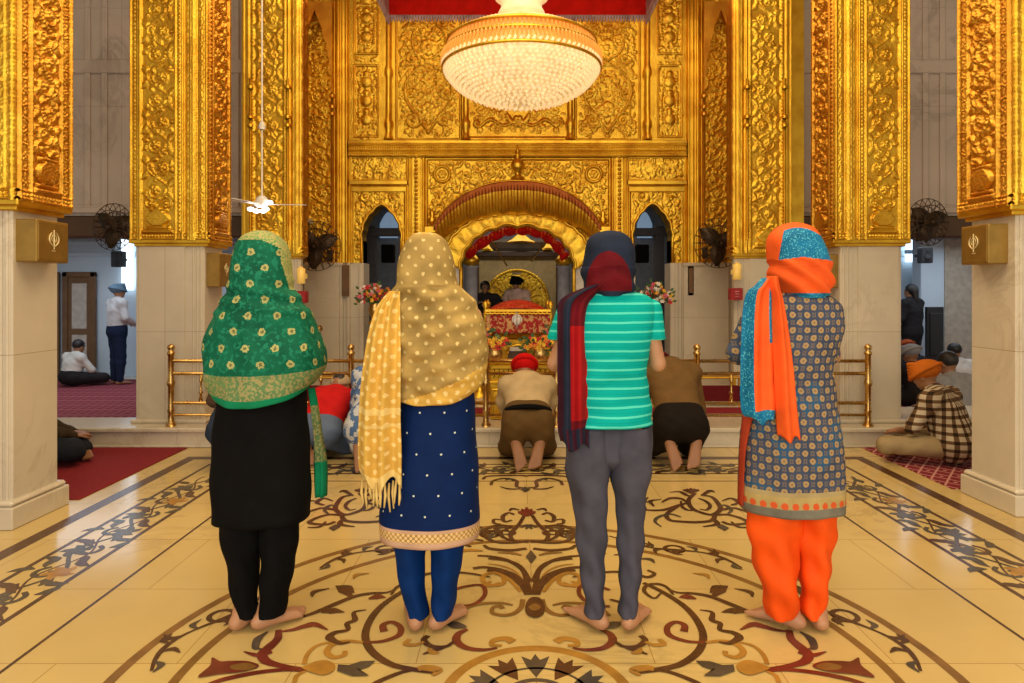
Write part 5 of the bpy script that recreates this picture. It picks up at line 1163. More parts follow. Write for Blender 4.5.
def shirt(root, C, mat, e=.018, step=.010, sl='long', name='shirt', z0=None, amp=.003, low=False):
    pr = grow(C['torso'], e)+(grow(C['torso'][:1]+C['torso'][2:3]+C['torso'][4:5], e+.02) if low else [])+grow(C['armL']+C['armR'], e*.8)+(grow(C['foreL']+C['foreR'], e*.7) if sl == 'long' else [])
    m = wrinkles(amp)
    return local(skin(name, pr, mat, None, step, .03, mod=m, uvf=lambda v: np.stack([np.arctan2(v[:, 0], .08-v[:, 1])*.17, v[:, 2]], 1)), root)
def pants(root, C, mat, e=.016, step=.010, amp=.003, name='trousers'):
    T = C['torso']; pr = grow([('c', T[i][1], T[i][1]+(T[i][2]-T[i][1])*.35, T[i][3], T[i][3]*.97, (1, 1, 1)) for i in (0, 2, 4)], e+.006)+grow(C['thighL']+C['thighR']+C['shinL']+C['shinR'], e)
    return local(skin(name, pr, mat, None, step, .03, mod=wrinkles(amp)), root)
def turban(root, c, f, mat, s=1., name='turban', u=(0, 0, 1), r=(.105, .125, .085)):
    c = V(*c); R = frame(f, u); b = MB(); b.ell(c+R@V(0, -.02, .05)*s, (r[0]*s, r[1]*s, r[2]*s), 0, 28, 14, R)
    for k in range(6):
        t = -.35+.14*k; a = np.linspace(0, 2*PI, 28, endpoint=False)
        b.tube([c+R@(V(r[0]*math.cos(q)*(1.02-.05*k), -.02+r[1]*math.sin(q)*(1.02-.05*k), .035+.012*k+t*.09*math.sin(q))*s) for q in a], .017*s, 6, closed=True)
    return local(b.build(name, mat), root)
def hair(root, c, f, mat=HAIR, s=1., u=(0, 0, 1), long=0.):
    c = V(*c); R = frame(f, u); pr = [('e', c+R@(V(0, -.022, .035)*s), V(.086, .098, .092)*s, R)]
    if long: pr.append(('c', c+R@(V(0, -.07, 0)*s), c+R@(V(0, -.09, -long)*s), .06*s, .04*s, (1, 1, 1)))
    def cut(D, X, Y, Z):
        q = np.stack([X, Y, Z], -1)-c; fy = q@R[:, 1]; fz = q@R[:, 2]; return np.maximum(D, np.minimum(fy-.045*s, 9)+np.where(fz > .055*s, -.05*s, 0))
    return local(skin('hair', pr, mat, None, .008*s+.001, .02, mod=cut), root)
K = lambda n, c, **k: cloth(n, c, **k)
r, J = kneel('kneeling man bowing in the middle, red head cover, cream shirt and brown trousers', 528, 5.17, .95); J.update(hd=(-.02, .585, .715), pe=(0, .10, .36), ch=(0, .36, .54), nk=(-.01, .47, .655), shL=(-.165, .43, .60), shR=(.165, .43, .60))
for k in ('elL', 'elR'): J[k] = (J[k][0]*1.0, .50, .45)
C = body(r, J, mat=SKIND, step=.010); shirt(r, C, K('cream_shirt', (.50, .37, .20, 1)), .026); pants(r, C, K('brown_trousers', (.115, .065, .022, 1)), .028)
turban(r, J['hd'], J['fw'], K('red_head_cloth', (.62, .006, .006, 1)), 1.0, 'head_cloth', J['hu'])
b = MB(); a = np.linspace(0, 2*PI, 30, endpoint=False); b.tube([(.182*math.cos(q), .15+.15*math.sin(q), .425-.07*math.sin(q)) for q in a], .018, 6, closed=True, flat=1.2); local(b.build('belt', BLACK), r)
r, J = kneel('kneeling person bowing at the right, dark brown top and black trousers, soles showing', 684, 5.10, 1.05); J['hd'] = (-.06, .66, .76)
J.update(elL=(-.25, .50, .40), elR=(.25, .50, .40), wrL=(-.20, .66, .22), wrR=(.20, .66, .22))
C = body(r, J, mat=SKIND, step=.010); shirt(r, C, K('dark_brown_shirt', (.155, .085, .028, 1)), .03); pants(r, C, K('black_trousers', (.012, .009, .007, 1)), .03)
turban(r, J['hd'], J['fw'], K('dark_red_cloth', (.12, .01, .012, 1)), .85, 'head_cloth', J['hu'])
r, J = kneel('kneeling child in a red top and blue jeans beside the black kurta', 314, 5.42, .72, rz=-.25)
C = body(r, J, mat=SKIND, step=.010); shirt(r, C, K('red_top', (.55, .012, .012, 1)), .018, sl='short'); pants(r, C, K('faded_blue_jeans', (.12, .16, .25, 1)), .016)
hair(r, J['hd'], J['fw'], s=.85, u=J['hu']); b = MB(); c = V(*J['hd']); 
local(b.lathe([(.0, .10), (.05, .095), (.085, .06), (.092, .03), (.088, .02)], c, 20).build('cap', K('beige_cap', (.45, .33, .2, 1))), r)
r, J = kneel('kneeling person in a blue and white patterned shawl behind the fringed gold scarf', 370, 5.10, 1.0)
C = body(r, J, mat=SKIND, step=.011)
BW = cloth('blue_white_print', (.55, .58, .62, 1), .8, .1, pattern=lambda t, col, uv, co: t.mix(t.math('GREATER_THAN', t.noise(co, 16, 3), .50), col, (.09, .17, .36, 1)))
shirt(r, C, BW, .03, name='shawl', amp=.006); pants(r, C, BW, .035, name='skirt'); turban(r, J['hd'], J['fw'], BW, .9, 'head_cloth', J['hu'])
r, J = kneel('kneeling man in a dull brown shirt and blue trousers behind the black kurta', 232, 5.05, 1.0, rz=.15)
J.update(elL=(-.25, .42, .50), wrL=(-.20, .60, .40))
C = body(r, J, mat=SKIND, step=.011); shirt(r, C, K('dull_brown_shirt', (.10, .06, .035, 1)), .03, sl='short'); pants(r, C, K('dull_blue_trousers', (.03, .045, .08, 1)), .025); hair(r, J['hd'], J['fw'], u=J['hu'])
# ---------- people sitting cross-legged
def sit(label, x, y, z, rz, s=1., bow=.0, cat='person'):
    r = empty('person', (x, y, z), label, cat, None, rz)
    J = dict(pe=(0, 0, .15), ch=(0, .06+bow*.4, .36), nk=(0, .10+bow, .52), hd=(0, .15+bow*1.4, .64-bow*.35), fw=(0, 1, -.35-bow), hu=(0, .35+bow, 1), shL=(-.17, .07+bow*.8, .47), shR=(.17, .07+bow*.8, .47),
             elL=(-.25, .20, .26), elR=(.25, .20, .26), wrL=(-.10, .36, .19), wrR=(.10, .36, .19), hdirL=(.5, .7, -.1), hdirR=(-.5, .7, -.1), hnL=(0, 0, -1), hnR=(0, 0, -1),
             hpL=(-.10, .02, .13), hpR=(.10, .02, .13), knL=(-.36, .34, .12), knR=(.36, .34, .12), anL=(.10, .44, .08), anR=(-.10, .36, .08), ftL=(1, -.1, 0), ftR=(-1, .1, 0), soL=(0, .4, -.9), soR=(0, .4, -.9))
    for k, v in J.items():
        if k not in ('fw', 'hu') and k[:2] not in ('ft', 'so', 'hn') and k[:4] != 'hdir': J[k] = tuple(q*s for q in v)
    return r, J
def plaid(t, col, uv, co):
    s = t.sep(uv); a = t.math('LESS_THAN', t.math('FRACT', t.math('DIVIDE', s[1], .062)), .42); b = t.math('LESS_THAN', t.math('FRACT', t.math('DIVIDE', t.math('ADD', s[0], 5.), .062)), .42)
    return t.mix(t.math('MULTIPLY', a, b), t.mix(t.math('MAXIMUM', a, b), col, (.14, .08, .04, 1)), (.03, .018, .012, 1))
PLAID = cloth('brown_white_plaid', (.50, .42, .30, 1), .8, .1, pattern=plaid)
r, J = sit('man in a brown plaid shirt and orange turban sitting cross-legged on the diamond carpet', 3.46, 5.30, .016, .62, 1.08, .05)
C = body(r, J, .95, mat=SKIND, step=.010); shirt(r, C, PLAID, .03, sl='short', low=True); pants(r, C, K('khaki_trousers', (.34, .25, .13, 1)), .012); turban(r, J['hd'], J['fw'], K('orange_turban', (.50, .13, .012, 1)), 1.02, 'turban', J['hu'])
r, J = sit('person in dark clothes sitting on the plain crimson carpet, half behind the left pillar', -4.08, 5.30, .016, -.9, 1.0)
C = body(r, J, mat=SKIND, step=.011); shirt(r, C, K('olive_brown_top', (.05, .035, .02, 1)), .022); pants(r, C, K('charcoal_trousers', (.016, .020, .028, 1)), .028); hair(r, J['hd'], J['fw'], u=J['hu'])
def sitter(label, px, pyb, rz, top, bot, head, hm, s=1., kind='turban'):
    Yc = F*(CH-AZ)/(pyb-VY); r, J = sit(label, Xp(px, Yc), Yc, AZ+.016, rz, s); C = body(r, J, s, mat=SKIND, step=.013)
    shirt(r, C, top, .02, .012); pants(r, C, bot, .02, .012)
    turban(r, J['hd'], J['fw'], hm, s, 'turban' if kind == 'turban' else 'head_cloth', J['hu']) if kind != 'hair' else hair(r, J['hd'], J['fw'], u=J['hu'], s=s)
GREYC = K('grey_print', (.30, .30, .31, 1)); DK = K('dark_cloth', (.02, .018, .02, 1)); WHC = K('white_cloth', (.62, .60, .56, 1)); ORH = K('rust_turban', (.34, .07, .02, 1)); PRNT = BW
sitter('person with a grey head scarf sitting in the right aisle behind the orange turban', 921, 410, .3, DK, DK, GREYC, GREYC, 1.05, 'head_cloth')
sitter('person in a dull rust turban sitting in the right aisle before the black board', 912, 394, .0, DK, DK, ORH, ORH)
sitter('person in pale printed clothes sitting in the right aisle beside the nearest right pillar', 962, 432, .4, GREYC, WHC, HAIR, HAIR, 1.1, 'hair')
sitter('dark-haired person in white sitting farther back beside the nearest right pillar', 963, 400, .2, WHC, DK, HAIR, HAIR, 1., 'hair')
sitter('person in white and grey sitting near the wooden door in the left aisle', 70, 387, -.4, WHC, DK, HAIR, HAIR, .95, 'hair')
# ---------- standing men in the aisles
def stander(label, px, Yc, z, H, top, bot, arms, rz=0., tur=None, hr=False):
    s = H/1.7; r = empty('person', (Xp(px, Yc), Yc, z), label, 'person', None, rz)
    J = dict(pe=(0, 0, .53*H), ch=(0, .0, .735*H), nk=(0, .005, .845*H), hd=(0, .03, .925*H), fw=(0, 1, 0), shL=(-.175, 0, .81*H), shR=(.175, 0, .81*H), hpL=(-.08, 0, .50*H), hpR=(.08, 0, .50*H),
             knL=(-.09, .02, .285*H), knR=(.09, .02, .285*H), anL=(-.10, 0, .078), anR=(.10, 0, .078), ftL=(-.2, 1, 0), ftR=(.2, 1, 0), **arms)
    C = body(r, J, s, mat=SKIND, step=.012); shirt(r, C, top, .025, .012); pants(r, C, bot, .02, .012)
    if tur: turban(r, J['hd'], J['fw'], tur, 1.)
    if hr: hair(r, J['hd'], J['fw'], long=.12)
    return r, J
AR = dict(elL=(-.24, .02, 1.08), elR=(.24, .02, 1.08), wrL=(-.16, .22, .98), wrR=(.16, .22, .98))
stander('man in a pale shirt, dark trousers and blue-grey turban standing in the left aisle', 117, 10.7, AZ+.01, 1.62, K('pale_grey_shirt', (.50, .48, .48, 1)), K('dark_navy_trousers', (.012, .02, .05, 1)), AR, -.6, K('blue_grey_turban', (.10, .16, .22, 1)))
stander('dark-clothed person standing in the right aisle beside the black board', 912, 10.5, AZ+.01, 1.62, DK, DK, AR, .5, None, True)
# attendants in the sanctuary
AR2 = dict(elL=(-.25, .05, 1.05), elR=(.25, .05, 1.05), wrL=(-.08, .25, 1.05), wrR=(.08, .25, 1.05))
r, J = stander('attendant in black with long dark hair and glasses behind the throne', 485, 10.9, PZ, 1.38, DK, DK, AR2, PI, None, True)
g = MB(); c = V(*J['hd'])
for k in (-1, 1): g.tube([c+V(.031*k+.022*math.cos(q), .092, .006+.017*math.sin(q)) for q in np.linspace(0, 2*PI, 14, endpoint=False)], .0035, 5, closed=True)
g.tube([c+V(-.01, .095, .01), c+V(.01, .095, .01)], .003, 5); local(g.build('glasses', DK), r)
r, J = stander('attendant with black head cloth and pale robe standing behind the middle of the throne', 517, 11.45, PZ, 1.46, K('pale_pink_robe', (.72, .50, .42, 1)), K('pale_robe', (.6, .5, .42, 1)), AR2, 2.6, BLACK)
# ================================================================== brass railing
YF = 6.0
def rail_post(x):
    t = empty('railing_post', (x, YF, PZ), None, None)
    return t
def spindle(b, x, z0, z1, r=.012):
    H = z1-z0; pr = [(r*.8, 0), (r*1.6, .03), (r*.7, .08), (r*.9, H*.3), (r*1.7, H*.36), (r*.8, H*.42), (r*.9, H*.7), (r*1.8, H*.78), (r*.8, H*.85), (r, H)]
    b.lathe([(a, z0+c) for a, c in pr], (x, YF, 0), 10)
rl = empty('brass_railing', (0, YF, PZ), 'long brass railing with ball-topped posts along the front of the platform', 'railing')
zr = [Zp(y, YF) for y in (361, 373.5, 403, 415)]
posts = [Xp(171, YF), Xp(351, YF), Xp(486, YF), Xp(556, YF), Xp(697, YF), Xp(868, YF)]
for i, x in enumerate(posts):
    b = MB(); z0 = PZ; zt = Zp(352, YF)
    if i in (2, 3): zt = Zp(358, YF)
    b.lathe([(.045, z0), (.045, z0+.02), (.028, z0+.04), (.026, z0+.12), (.034, z0+.14), (.026, z0+.16), (.026, z0+.36), (.036, z0+.38), (.036, z0+.40), (.026, z0+.43), (.026, zt-.03), (.034, zt-.02), (.034, zt), (.020, zt+.01), (.03, zt+.03), (.034, zt+.045), (.026, zt+.062), (.0, zt+.075)], (x, YF, 0), 16)
    b.build('post', BRASS, rl)
for i in range(len(posts)-1):
    x0, x1 = posts[i], posts[i+1]
    for j, z in enumerate(zr):
        b = MB(); b.tube([(x0, YF, z), ((x0+x1)/2, YF, z), (x1, YF, z)], .016 if j < 3 else .013, 8); b.build('rail', BRASS, rl)
    n = max(2, int((x1-x0)/.26))
    for k in range(1, n):
        x = x0+(x1-x0)*k/n; b = MB(); spindle(b, x, zr[2] if k % 2 else PZ, zr[1], .012); b.build('spindle', BRASS, rl)
# lettered gold panel in the middle of the railing
LBL = plain('dark_lettering', (.10, .04, .01, 1), .5)
cp = MB(); cp.box((Xp(490, 6.3), 6.3, PZ), (Xp(553, 6.3), 6.42, Zp(364, 6.3)), 0, .01); cp.box((Xp(489, 6.28), 6.27, Zp(364, 6.3)), (Xp(554, 6.28), 6.44, Zp(360, 6.3)), 0, .01); cp.box((Xp(489, 6.28), 6.275, Zp(384, 6.3)), (Xp(554, 6.28), 6.44, Zp(381, 6.3)), 0, .008)
chest = cp.build('donation_chest', GOLDP); tag(chest, 'low gold chest with an ornamented front in the middle behind the railing', 'chest')
lt = MB(); rng = random.Random(3)
for k in range(13):
    x = Xp(493+k*4.6, 6.3); z = Zp(378, 6.3); w = .030
    lt.tube([(x-w*.5, 6.297, z+.085), (x+w*.9, 6.297, z+.085)], .0035, 5); lt.tube([(x+w*.5, 6.297, z+.085), (x+w*.5, 6.297, z+.02), (x, 6.297, z+rng.choice([.0, .05]))], .004, 5)
    if k % 2: lt.tube([(x-w*.3, 6.297, z+.06), (x, 6.297, z+.03), (x+w*.3, 6.297, z+.06)], .004, 5)
lt.build('raised_lettering', LBL, chest)
r_ = Relief(Xp(552, 6.3)-Xp(491, 6.3), .28, .008); r_.fill(.03, r_.w-.03, .02, .26, 60, .012, .045); r_.frame(.012, r_.w-.012, .012, .27, .01, .012); 
r_.mesh('carved_front', (Xp(491, 6.3), 6.297, PZ+.02), (1, 0, 0), (0, 0, 1), (0, -1, 0), GOLD, chest)
# ================================================================== throne with red cover, flowers
def throne():
    Yt = 7.9; X = lambda x: Xp(x, Yt); Z = lambda y: Zp(y, Yt); t = empty('throne', (X(517), Yt, PZ), 'gilded throne with a red and gold draped cover and white emblem, flowers before it', 'throne')
    b = MB(); b.box((X(488), Yt, PZ), (X(548), Yt+.7, Z(338)), 0, .02); b.box((X(484), Yt-.03, Z(338)), (X(552), Yt+.74, Z(334)), 0, .015); b.build('gilt_base', GOLDP, t)
    for x in (485.5, 550.5):
        for y in (0, .7):
            p = MB(); p.lathe([(.03, PZ), (.035, Z(340)), (.02, Z(338)), (.028, Z(330)), (.018, Z(322)), (.03, Z(315)), (.018, Z(309)), (.04, Z(305)), (.03, Z(303)), (.0, Z(300))], (X(x), Yt+y, 0), 12); p.build('throne_post', GOLDP, t)
    RB = cloth('red_gold_brocade', (.40, .03, .03, 1), .6, .2, pattern=lambda t_, col, uv, co: t_.mix(t_.math('GREATER_THAN', t_.noise(co, 26, 4, .6), .52), col, (.62, .36, .14, 1)))
    RP = cloth('red_cover', (.50, .025, .012, 1), .6, .25, pattern=lambda t_, col, uv, co: t_.mix(t_.math('GREATER_THAN', t_.noise(co, 60, 3), .58), col, (.66, .20, .05, 1)))
    c = MB(); n = 40; m = 12; vs = []
    for i in range(n+1):
        u = -1+2*i/n
        for j in range(m+1):
            a = j/m; vs.append((X(517.5)+u*.39, Yt+.02+.62*a, Z(313)+(Z(300)-Z(313))*math.cos(u*PI/2)**.7*math.sin(PI*(.08+.84*a))**.6))
    c.add(vs, [(i*(m+1)+j, (i+1)*(m+1)+j, (i+1)*(m+1)+j+1, i*(m+1)+j+1) for i in range(n) for j in range(m)], 0, True); c.build('domed_cover', RP, t, .02)
    d = MB(); vs = []
    for i in range(61):
        u = i/60
        for j in range(14): v = j/13; vs.append((X(486)+(X(550)-X(486))*u, Yt-.045-.012*math.sin(u*38)*(v+.2), Z(309)+(Z(333)-Z(309))*v))
    d.add(vs, [(i*14+j, (i+1)*14+j, (i+1)*14+j+1, i*14+j+1) for i in range(60) for j in range(13)], 0, True); dd = d.build('brocade_drape', RB, t, .012)
    f = MB(); f.box((X(485), Yt-.075, Z(312)), (X(551), Yt-.035, Z(309)), 0, .006); f.tube([(X(485+k*1.1), Yt-.07, Z(313.5)+.008*math.sin(k*1.6)) for k in range(61)], .014, 5)
    for k in range(44): f.tube([(X(486+k*1.47), Yt-.08, Z(333)), (X(486+k*1.47), Yt-.08, Z(336.5))], .007, 4)
    f.build('gold_fringe', GOLDP, t)
    e = MB(); e.ell((X(517), Yt-.075, Z(319)), (.045, .01, .075)); e.tube([(X(517)+.055*math.cos(q), Yt-.085, Z(319)+.05*math.sin(q)) for q in np.linspace(-.6, PI+.6, 14)], .008, 6); e.tube([(X(517), Yt-.085, Z(311)), (X(517), Yt-.085, Z(328))], .008, 6)
    e.build('emblem', plain('white_emblem', (.78, .72, .66, 1), .6), dd)
    # small dark arch and steps below
    k = MB(); arc = [(X(508)+(X(528)-X(508))*(.5-.5*math.cos(q)), Z(352)+(Z(344)-Z(352))*math.sin(q)) for q in np.linspace(0, PI, 15)]
    k.prism(arc+[(X(528), Z(360)), (X(508), Z(360))], Yt-.14, Yt-.05, 0, 'xz'); k.build('shrine_niche', DARKW, t); k2 = MB(); k2.tube([(a, Yt-.145, c) for a, c in arc], .014, 6); k2.build('niche_rim', GOLDP, t)
    k3 = MB(); k3.box((X(510), Yt-.16, Z(350)), (X(526), Yt-.14, Z(346)), 0, .004); k3.build('white_cloth_strip', WHC, t)
throne()
YEL = plain('yellow_petals', (.85, .50, .03, 1), .6); REDP = plain('red_petals', (.55, .02, .02, 1), .6); ORP = plain('orange_petals', (.80, .24, .02, 1), .6); WHP = plain('white_petals', (.80, .74, .66, 1), .6); PINK = plain('pink_petals', (.62, .12, .16, 1), .6); LEAF = plain('leaf_green', (.05, .12, .03, 1), .6)
def flower(b, c, r, mi, rng):
    """small blossom: a ring of cupped petals round a centre"""
    ax = nrm(V(rng.uniform(-.5, .5), -1, rng.uniform(-.2, .8))); R = frame(ax); n = 6
    for k in range(n):
        a = 2*PI*k/n; d = R@V(math.cos(a), .25, math.sin(a)); e = R@V(-math.sin(a), 0, math.cos(a)); p = c+d*r*.6
        vs = [c, p+e*r*.34, c+d*r*1.05, p-e*r*.34, c+d*r*.6+ax*r*.18]; b.add(vs, [(0, 1, 4), (1, 2, 4), (2, 3, 4), (3, 0, 4)], mi, True)
    b.ell(c+ax*r*.15, (r*.3,)*3, mi, 6, 4)
def bouquet(x, y, z, w, h, n, cols, label, pot=True, zb=PZ, seed=1, stand=False):
    rng = random.Random(seed); t = empty('flower_arrangement', (x, y, zb), label, 'flowers')
    b = MB(); g = MB()
    for k in range(n):
        a = rng.uniform(0, 2*PI); q = rng.random()**.5; ph = rng.uniform(0, 1); c = V(x+w*q*math.cos(a), y+.6*w*q*math.sin(a), z+h*(.25+.75*ph)*(1-.45*q*q)); flower(b, c, rng.uniform(.022, .04), rng.randrange(len(cols)), rng)
        if k % 2 == 0:
            e = c+V(rng.uniform(-.05, .05), -.02, rng.uniform(-.06, .03)); d = nrm(e-V(x, y, z))*.07; s = V(-d[2], 0, d[0])*.3; g.add([e, e+d*.5+s, e+d, e+d*.5-s], [(0, 1, 2, 3)], 0)
        g.tube([(x+.02*math.cos(a), y, z-.05), (x+(c[0]-x)*.4, y, z+.05), c], [.004, .003, .002], 4)
    b.build('blossoms', cols, t); g.build('stems_and_leaves', LEAF, t)
    if pot: p = MB(); p.lathe([(.05, z-.22), (.07, z-.2), (.05, z-.16), (.085, z-.08), (.09, z-.03), (.065, z+.01), (.075, z+.03)], (x, y, 0), 18); p.build('brass_vase', BRASS, t)
    if stand:
        s = MB(); s.lathe([(.11, zb), (.11, zb+.03), (.05, zb+.06), (.035, zb+.15), (.055, zb+.2), (.03, zb+.26), (.028, (z+zb)/2), (.05, (z+zb)/2+.04), (.03, (z+zb)/2+.08), (.03, z-.3), (.06, z-.26), (.10, z-.23), (.10, z-.215)], (x, y, 0), 16); s.build('gilt_stand', GOLDP, t)
Yv = 8.9
bouquet(Xp(375, Yv), Yv, Zp(306, Yv), .24, .32, 90, [YEL, REDP, WHP, PINK, ORP], 'mixed flowers on a gilt stand before the left arched window', True, PZ, 3, True)
bouquet(Xp(655, Yv), Yv, Zp(306, Yv), .24, .32, 90, [YEL, REDP, WHP, PINK, WHP], 'mixed flowers on a gilt stand before the right arched window', True, PZ, 4, True)
Yw = 7.5
bouquet(Xp(495, Yw), Yw, Zp(350, Yw), .17, .16, 80, [YEL, YEL, ORP, REDP], 'yellow and red flowers before the throne, left of the small niche', True, PZ, 5, True)
bouquet(Xp(540, Yw), Yw, Zp(350, Yw), .17, .16, 80, [YEL, YEL, ORP, REDP], 'yellow and red flowers before the throne, right of the small niche', True, PZ, 6, True)
for i, (x, c, lab) in enumerate(((480, 0, 'left'), (556, 1, 'right'))):
    bouquet(Xp(x, 7.7), 7.7, Zp(338, 7.7), .13, .14, 50, [REDP, PINK, YEL], 'red flowers in a brass vase at the throne\'s '+lab+' corner', True, PZ, 9+i, True)
# gilt low tables behind the railing on both sides
for i, (x0, x1) in enumerate(((655, 742), (300, 345))):
    b = MB(); y = 7.0; b.box((Xp(x0, y), y, Zp(377, y)-.02), (Xp(x1, y), y+.3, Zp(377, y)), 0, .008); b.box((Xp(x0, y), y+.02, Zp(402, y)), (Xp(x1, y), y+.05, Zp(386, y)), 1, .004)
    for xx in (x0, x1):
        for dy in (.02, .26): b.box((Xp(xx, y)-.025, y+dy, PZ), (Xp(xx, y)+.025, y+dy+.04, Zp(377, y)-.02), 0, .005)
    tag(b.build('low_bench', [GOLDP, K('dark_red_cloth_panel', (.14, .012, .015, 1))]), 'low gilt bench with a dark red panel behind the railing at the '+('right' if i == 0 else 'left'), 'bench')
# ================================================================== sanctuary: framed gold panel, swag, canopy finials, cords
Yp = 12.3; X = lambda x: Xp(x, Yp); Z = lambda y: Zp(y, Yp)
b = MB(); b.box((X(478), Yp, Z(325)), (X(557), Yp+.06, Z(259)), 0, .01); fp = b.build('framed_panel', plain('tan_panel', (.40, .30, .14, 1), .6)); tag(fp, 'tan panel with a gilt filigree fan hanging on the sanctuary\'s rear wall', 'panel')
f = MB(); 
for a, c in (((X(476), Yp-.03, Z(327)), (X(479), Yp+.07, Z(257))), ((X(556), Yp-.03, Z(327)), (X(559), Yp+.07, Z(257))), ((X(476), Yp-.03, Z(259)), (X(559), Yp+.07, Z(256)))): f.box(a, c, 0, .006)
f.build('dark_frame', DARKW, fp)
r_ = Relief(X(550)-X(484), Z(266)-Z(312), .012); cx = r_.w/2; r_.fill(.05, r_.w-.05, .05, r_.h-.08, 130, .02, .07)
for q in np.linspace(0, PI, 40): r_.dab(cx+.58*math.cos(q), .18+.60*math.sin(q), .035, .035)
for q in np.linspace(0, PI, 11): r_.line([(cx+.15*math.cos(q), .2+.15*math.sin(q)), (cx+.5*math.cos(q), .2+.5*math.sin(q))], [.012, .03, .012], .03)
r_.hole = (((r_.X-cx)/.64)**2+((r_.Y-.15)/.66)**2 > 1) | (r_.H < .004); r_.mesh('gilt_filigree', (X(484), Yp-.01, Z(312)), (1, 0, 0), (0, 0, 1), (0, -1, 0), GOLD, fp)
def sw(x, y, Y): return (Xp(x, Y), Y, Zp(y, Y))
SWC = [cloth('red_swag_cloth', (.55, .008, .008, 1), .6, .25), cloth('orange_swag_trim', (.85, .14, .03, 1), .6, .2)]
Yq = 10.05; b = MB(); pts = cat_pts([(466, 257), (476, 247), (492, 237), (506, 231.5), (520, 230), (534, 231.5), (548, 237.5), (558, 247), (566, 258)], 8)
for i, (x, y) in enumerate(pts):
    pass
wd = [.055+.03*abs(math.sin(i*.42)) for i in range(len(pts))]
b.tube([sw(x, y, Yq) for x, y in pts], wd, 12, 0); 
for i in range(2, len(pts)-1, 2): x, y = pts[i]; b.tube([sw(x, y+3, Yq-.03), sw(x+.4, y-3.5, Yq-.07)], .018, 5, 1)
swag = b.build('red_swag', SWC); tag(swag, 'gathered red cloth swag hanging inside the top of the central arch', 'swag')
cn = empty('hanging_canopy', (Xp(519, 10.9), 10.9, 2.2), 'gilded hanging canopy with pyramid finials inside the sanctuary', 'canopy')
b = MB(); Yc_ = 10.9; b.box((Xp(474, Yc_), Yc_-.3, Zp(258, Yc_)), (Xp(562, Yc_), Yc_+.9, Zp(252, Yc_)), 0, .02); b.box((Xp(483, Yc_), Yc_-.2, Zp(252, Yc_)), (Xp(553, Yc_), Yc_+.8, Zp(240, Yc_)), 1, .05); b.build('canopy_roof', [DARKW, plain('dull_canopy_cloth', (.13, .11, .09, 1), .8)], cn)
for x, y, hw, hh in ((521, 243, 13, 11), (487, 251, 6, 9), (548, 250, 6, 8)):
    p = MB(); a, _, c = sw(x, y, Yc_-.35); w_ = hw/F*Yc_; h_ = hh/F*Yc_; p.lathe([(w_, 0), (w_*1.05, .02), (w_*.7, h_*.3), (w_*.3, h_*.7), (w_*.12, h_*.85), (w_*.16, h_*.92), (0, h_*1.1)], (a, Yc_-.35, c), 4 if hw > 10 else 14, 0, smooth=hw < 10); p.build('gilt_finial', GOLDP, cn)
for x0, y0, x1, y1 in ((491, 240, 507, 266), (546, 240, 531, 262)): c = MB(); c.tube([sw(x0, y0, 10.3), sw(x1, y1, 10.3)], .012, 6); c.build('cord', BRASS, cn)
for i, x in enumerate((471, 564)):
    b = MB(); b.lathe([(.10, Zp(332, 10.2)), (.10, Zp(268, 10.2)), (.13, Zp(266, 10.2))], (Xp(x, 10.2), 10.2, 0), 16); b.lathe([(.05, Zp(266, 10.2)), (.12, Zp(264, 10.2)), (.14, Zp(260, 10.2)), (.09, Zp(256, 10.2)), (.05, Zp(254, 10.2)), (.0, Zp(250, 10.2))], (Xp(x, 10.2), 10.2, 0), 16, 1)
    b.lathe([(.14, PZ), (.14, PZ+.1), (.10, PZ+.14), (.10, Zp(332, 10.2))], (Xp(x, 10.2), 10.2, 0), 16)
    tag(b.build('domed_column', [plain('pale_blue_column', (.30, .32, .40, 1), .5), GOLDP]), 'pale blue-grey column with a gilt bulb capital at the '+('left' if i == 0 else 'right')+' of the sanctuary opening', 'column')
for i, (x, o) in enumerate(((372, -1), (660, 1))):      # timber frames and lattice seen through the arched windows
    b = MB(); Yk = 10.6; b.box((Xp(x-5, Yk), Yk, PZ), (Xp(x+4, Yk), Yk+.12, Zp(226, Yk)), 0, .01); b.box((Xp(355, Yk) if i == 0 else Xp(634, Yk), Yk-.02, Zp(236, Yk)), (Xp(402, Yk) if i == 0 else Xp(676, Yk), Yk+.1, Zp(228, Yk)), 0, .01)
    b.box((Xp(x+(12 if i == 0 else -14)-7, Yk), Yk+.3, Zp(262, Yk)), (Xp(x+(12 if i == 0 else -14)+7, Yk), Yk+.4, Zp(243, Yk)), 1, .02)
    tag(b.build('timber_frame', [plain('slate_timber', (.045, .045, .06, 1), .6), BLACK]), 'dark timber frame seen through the '+('left' if i == 0 else 'right')+' arched window', 'frame')
for i, (x0, x1) in enumerate(((380, 398), (637, 652))):
    b = MB(); Yk = 12.55; b.prism([(Xp(x0, Yk), Zp(238, Yk)), (Xp(x0, Yk), Zp(224, Yk))]+[(Xp(x0+(x1-x0)*t, Yk), Zp(224-12*math.sin(PI*t), Yk)) for t in np.linspace(.1, .9, 8)]+[(Xp(x1, Yk), Zp(224, Yk)), (Xp(x1, Yk), Zp(238, Yk))], Yk-.02, Yk, 0, 'xz')
    struct(b.build('window_%d' % (3+i), plain('dim_daylight_glass', (.20, .30, .42, 1), .3, emis=.8)))
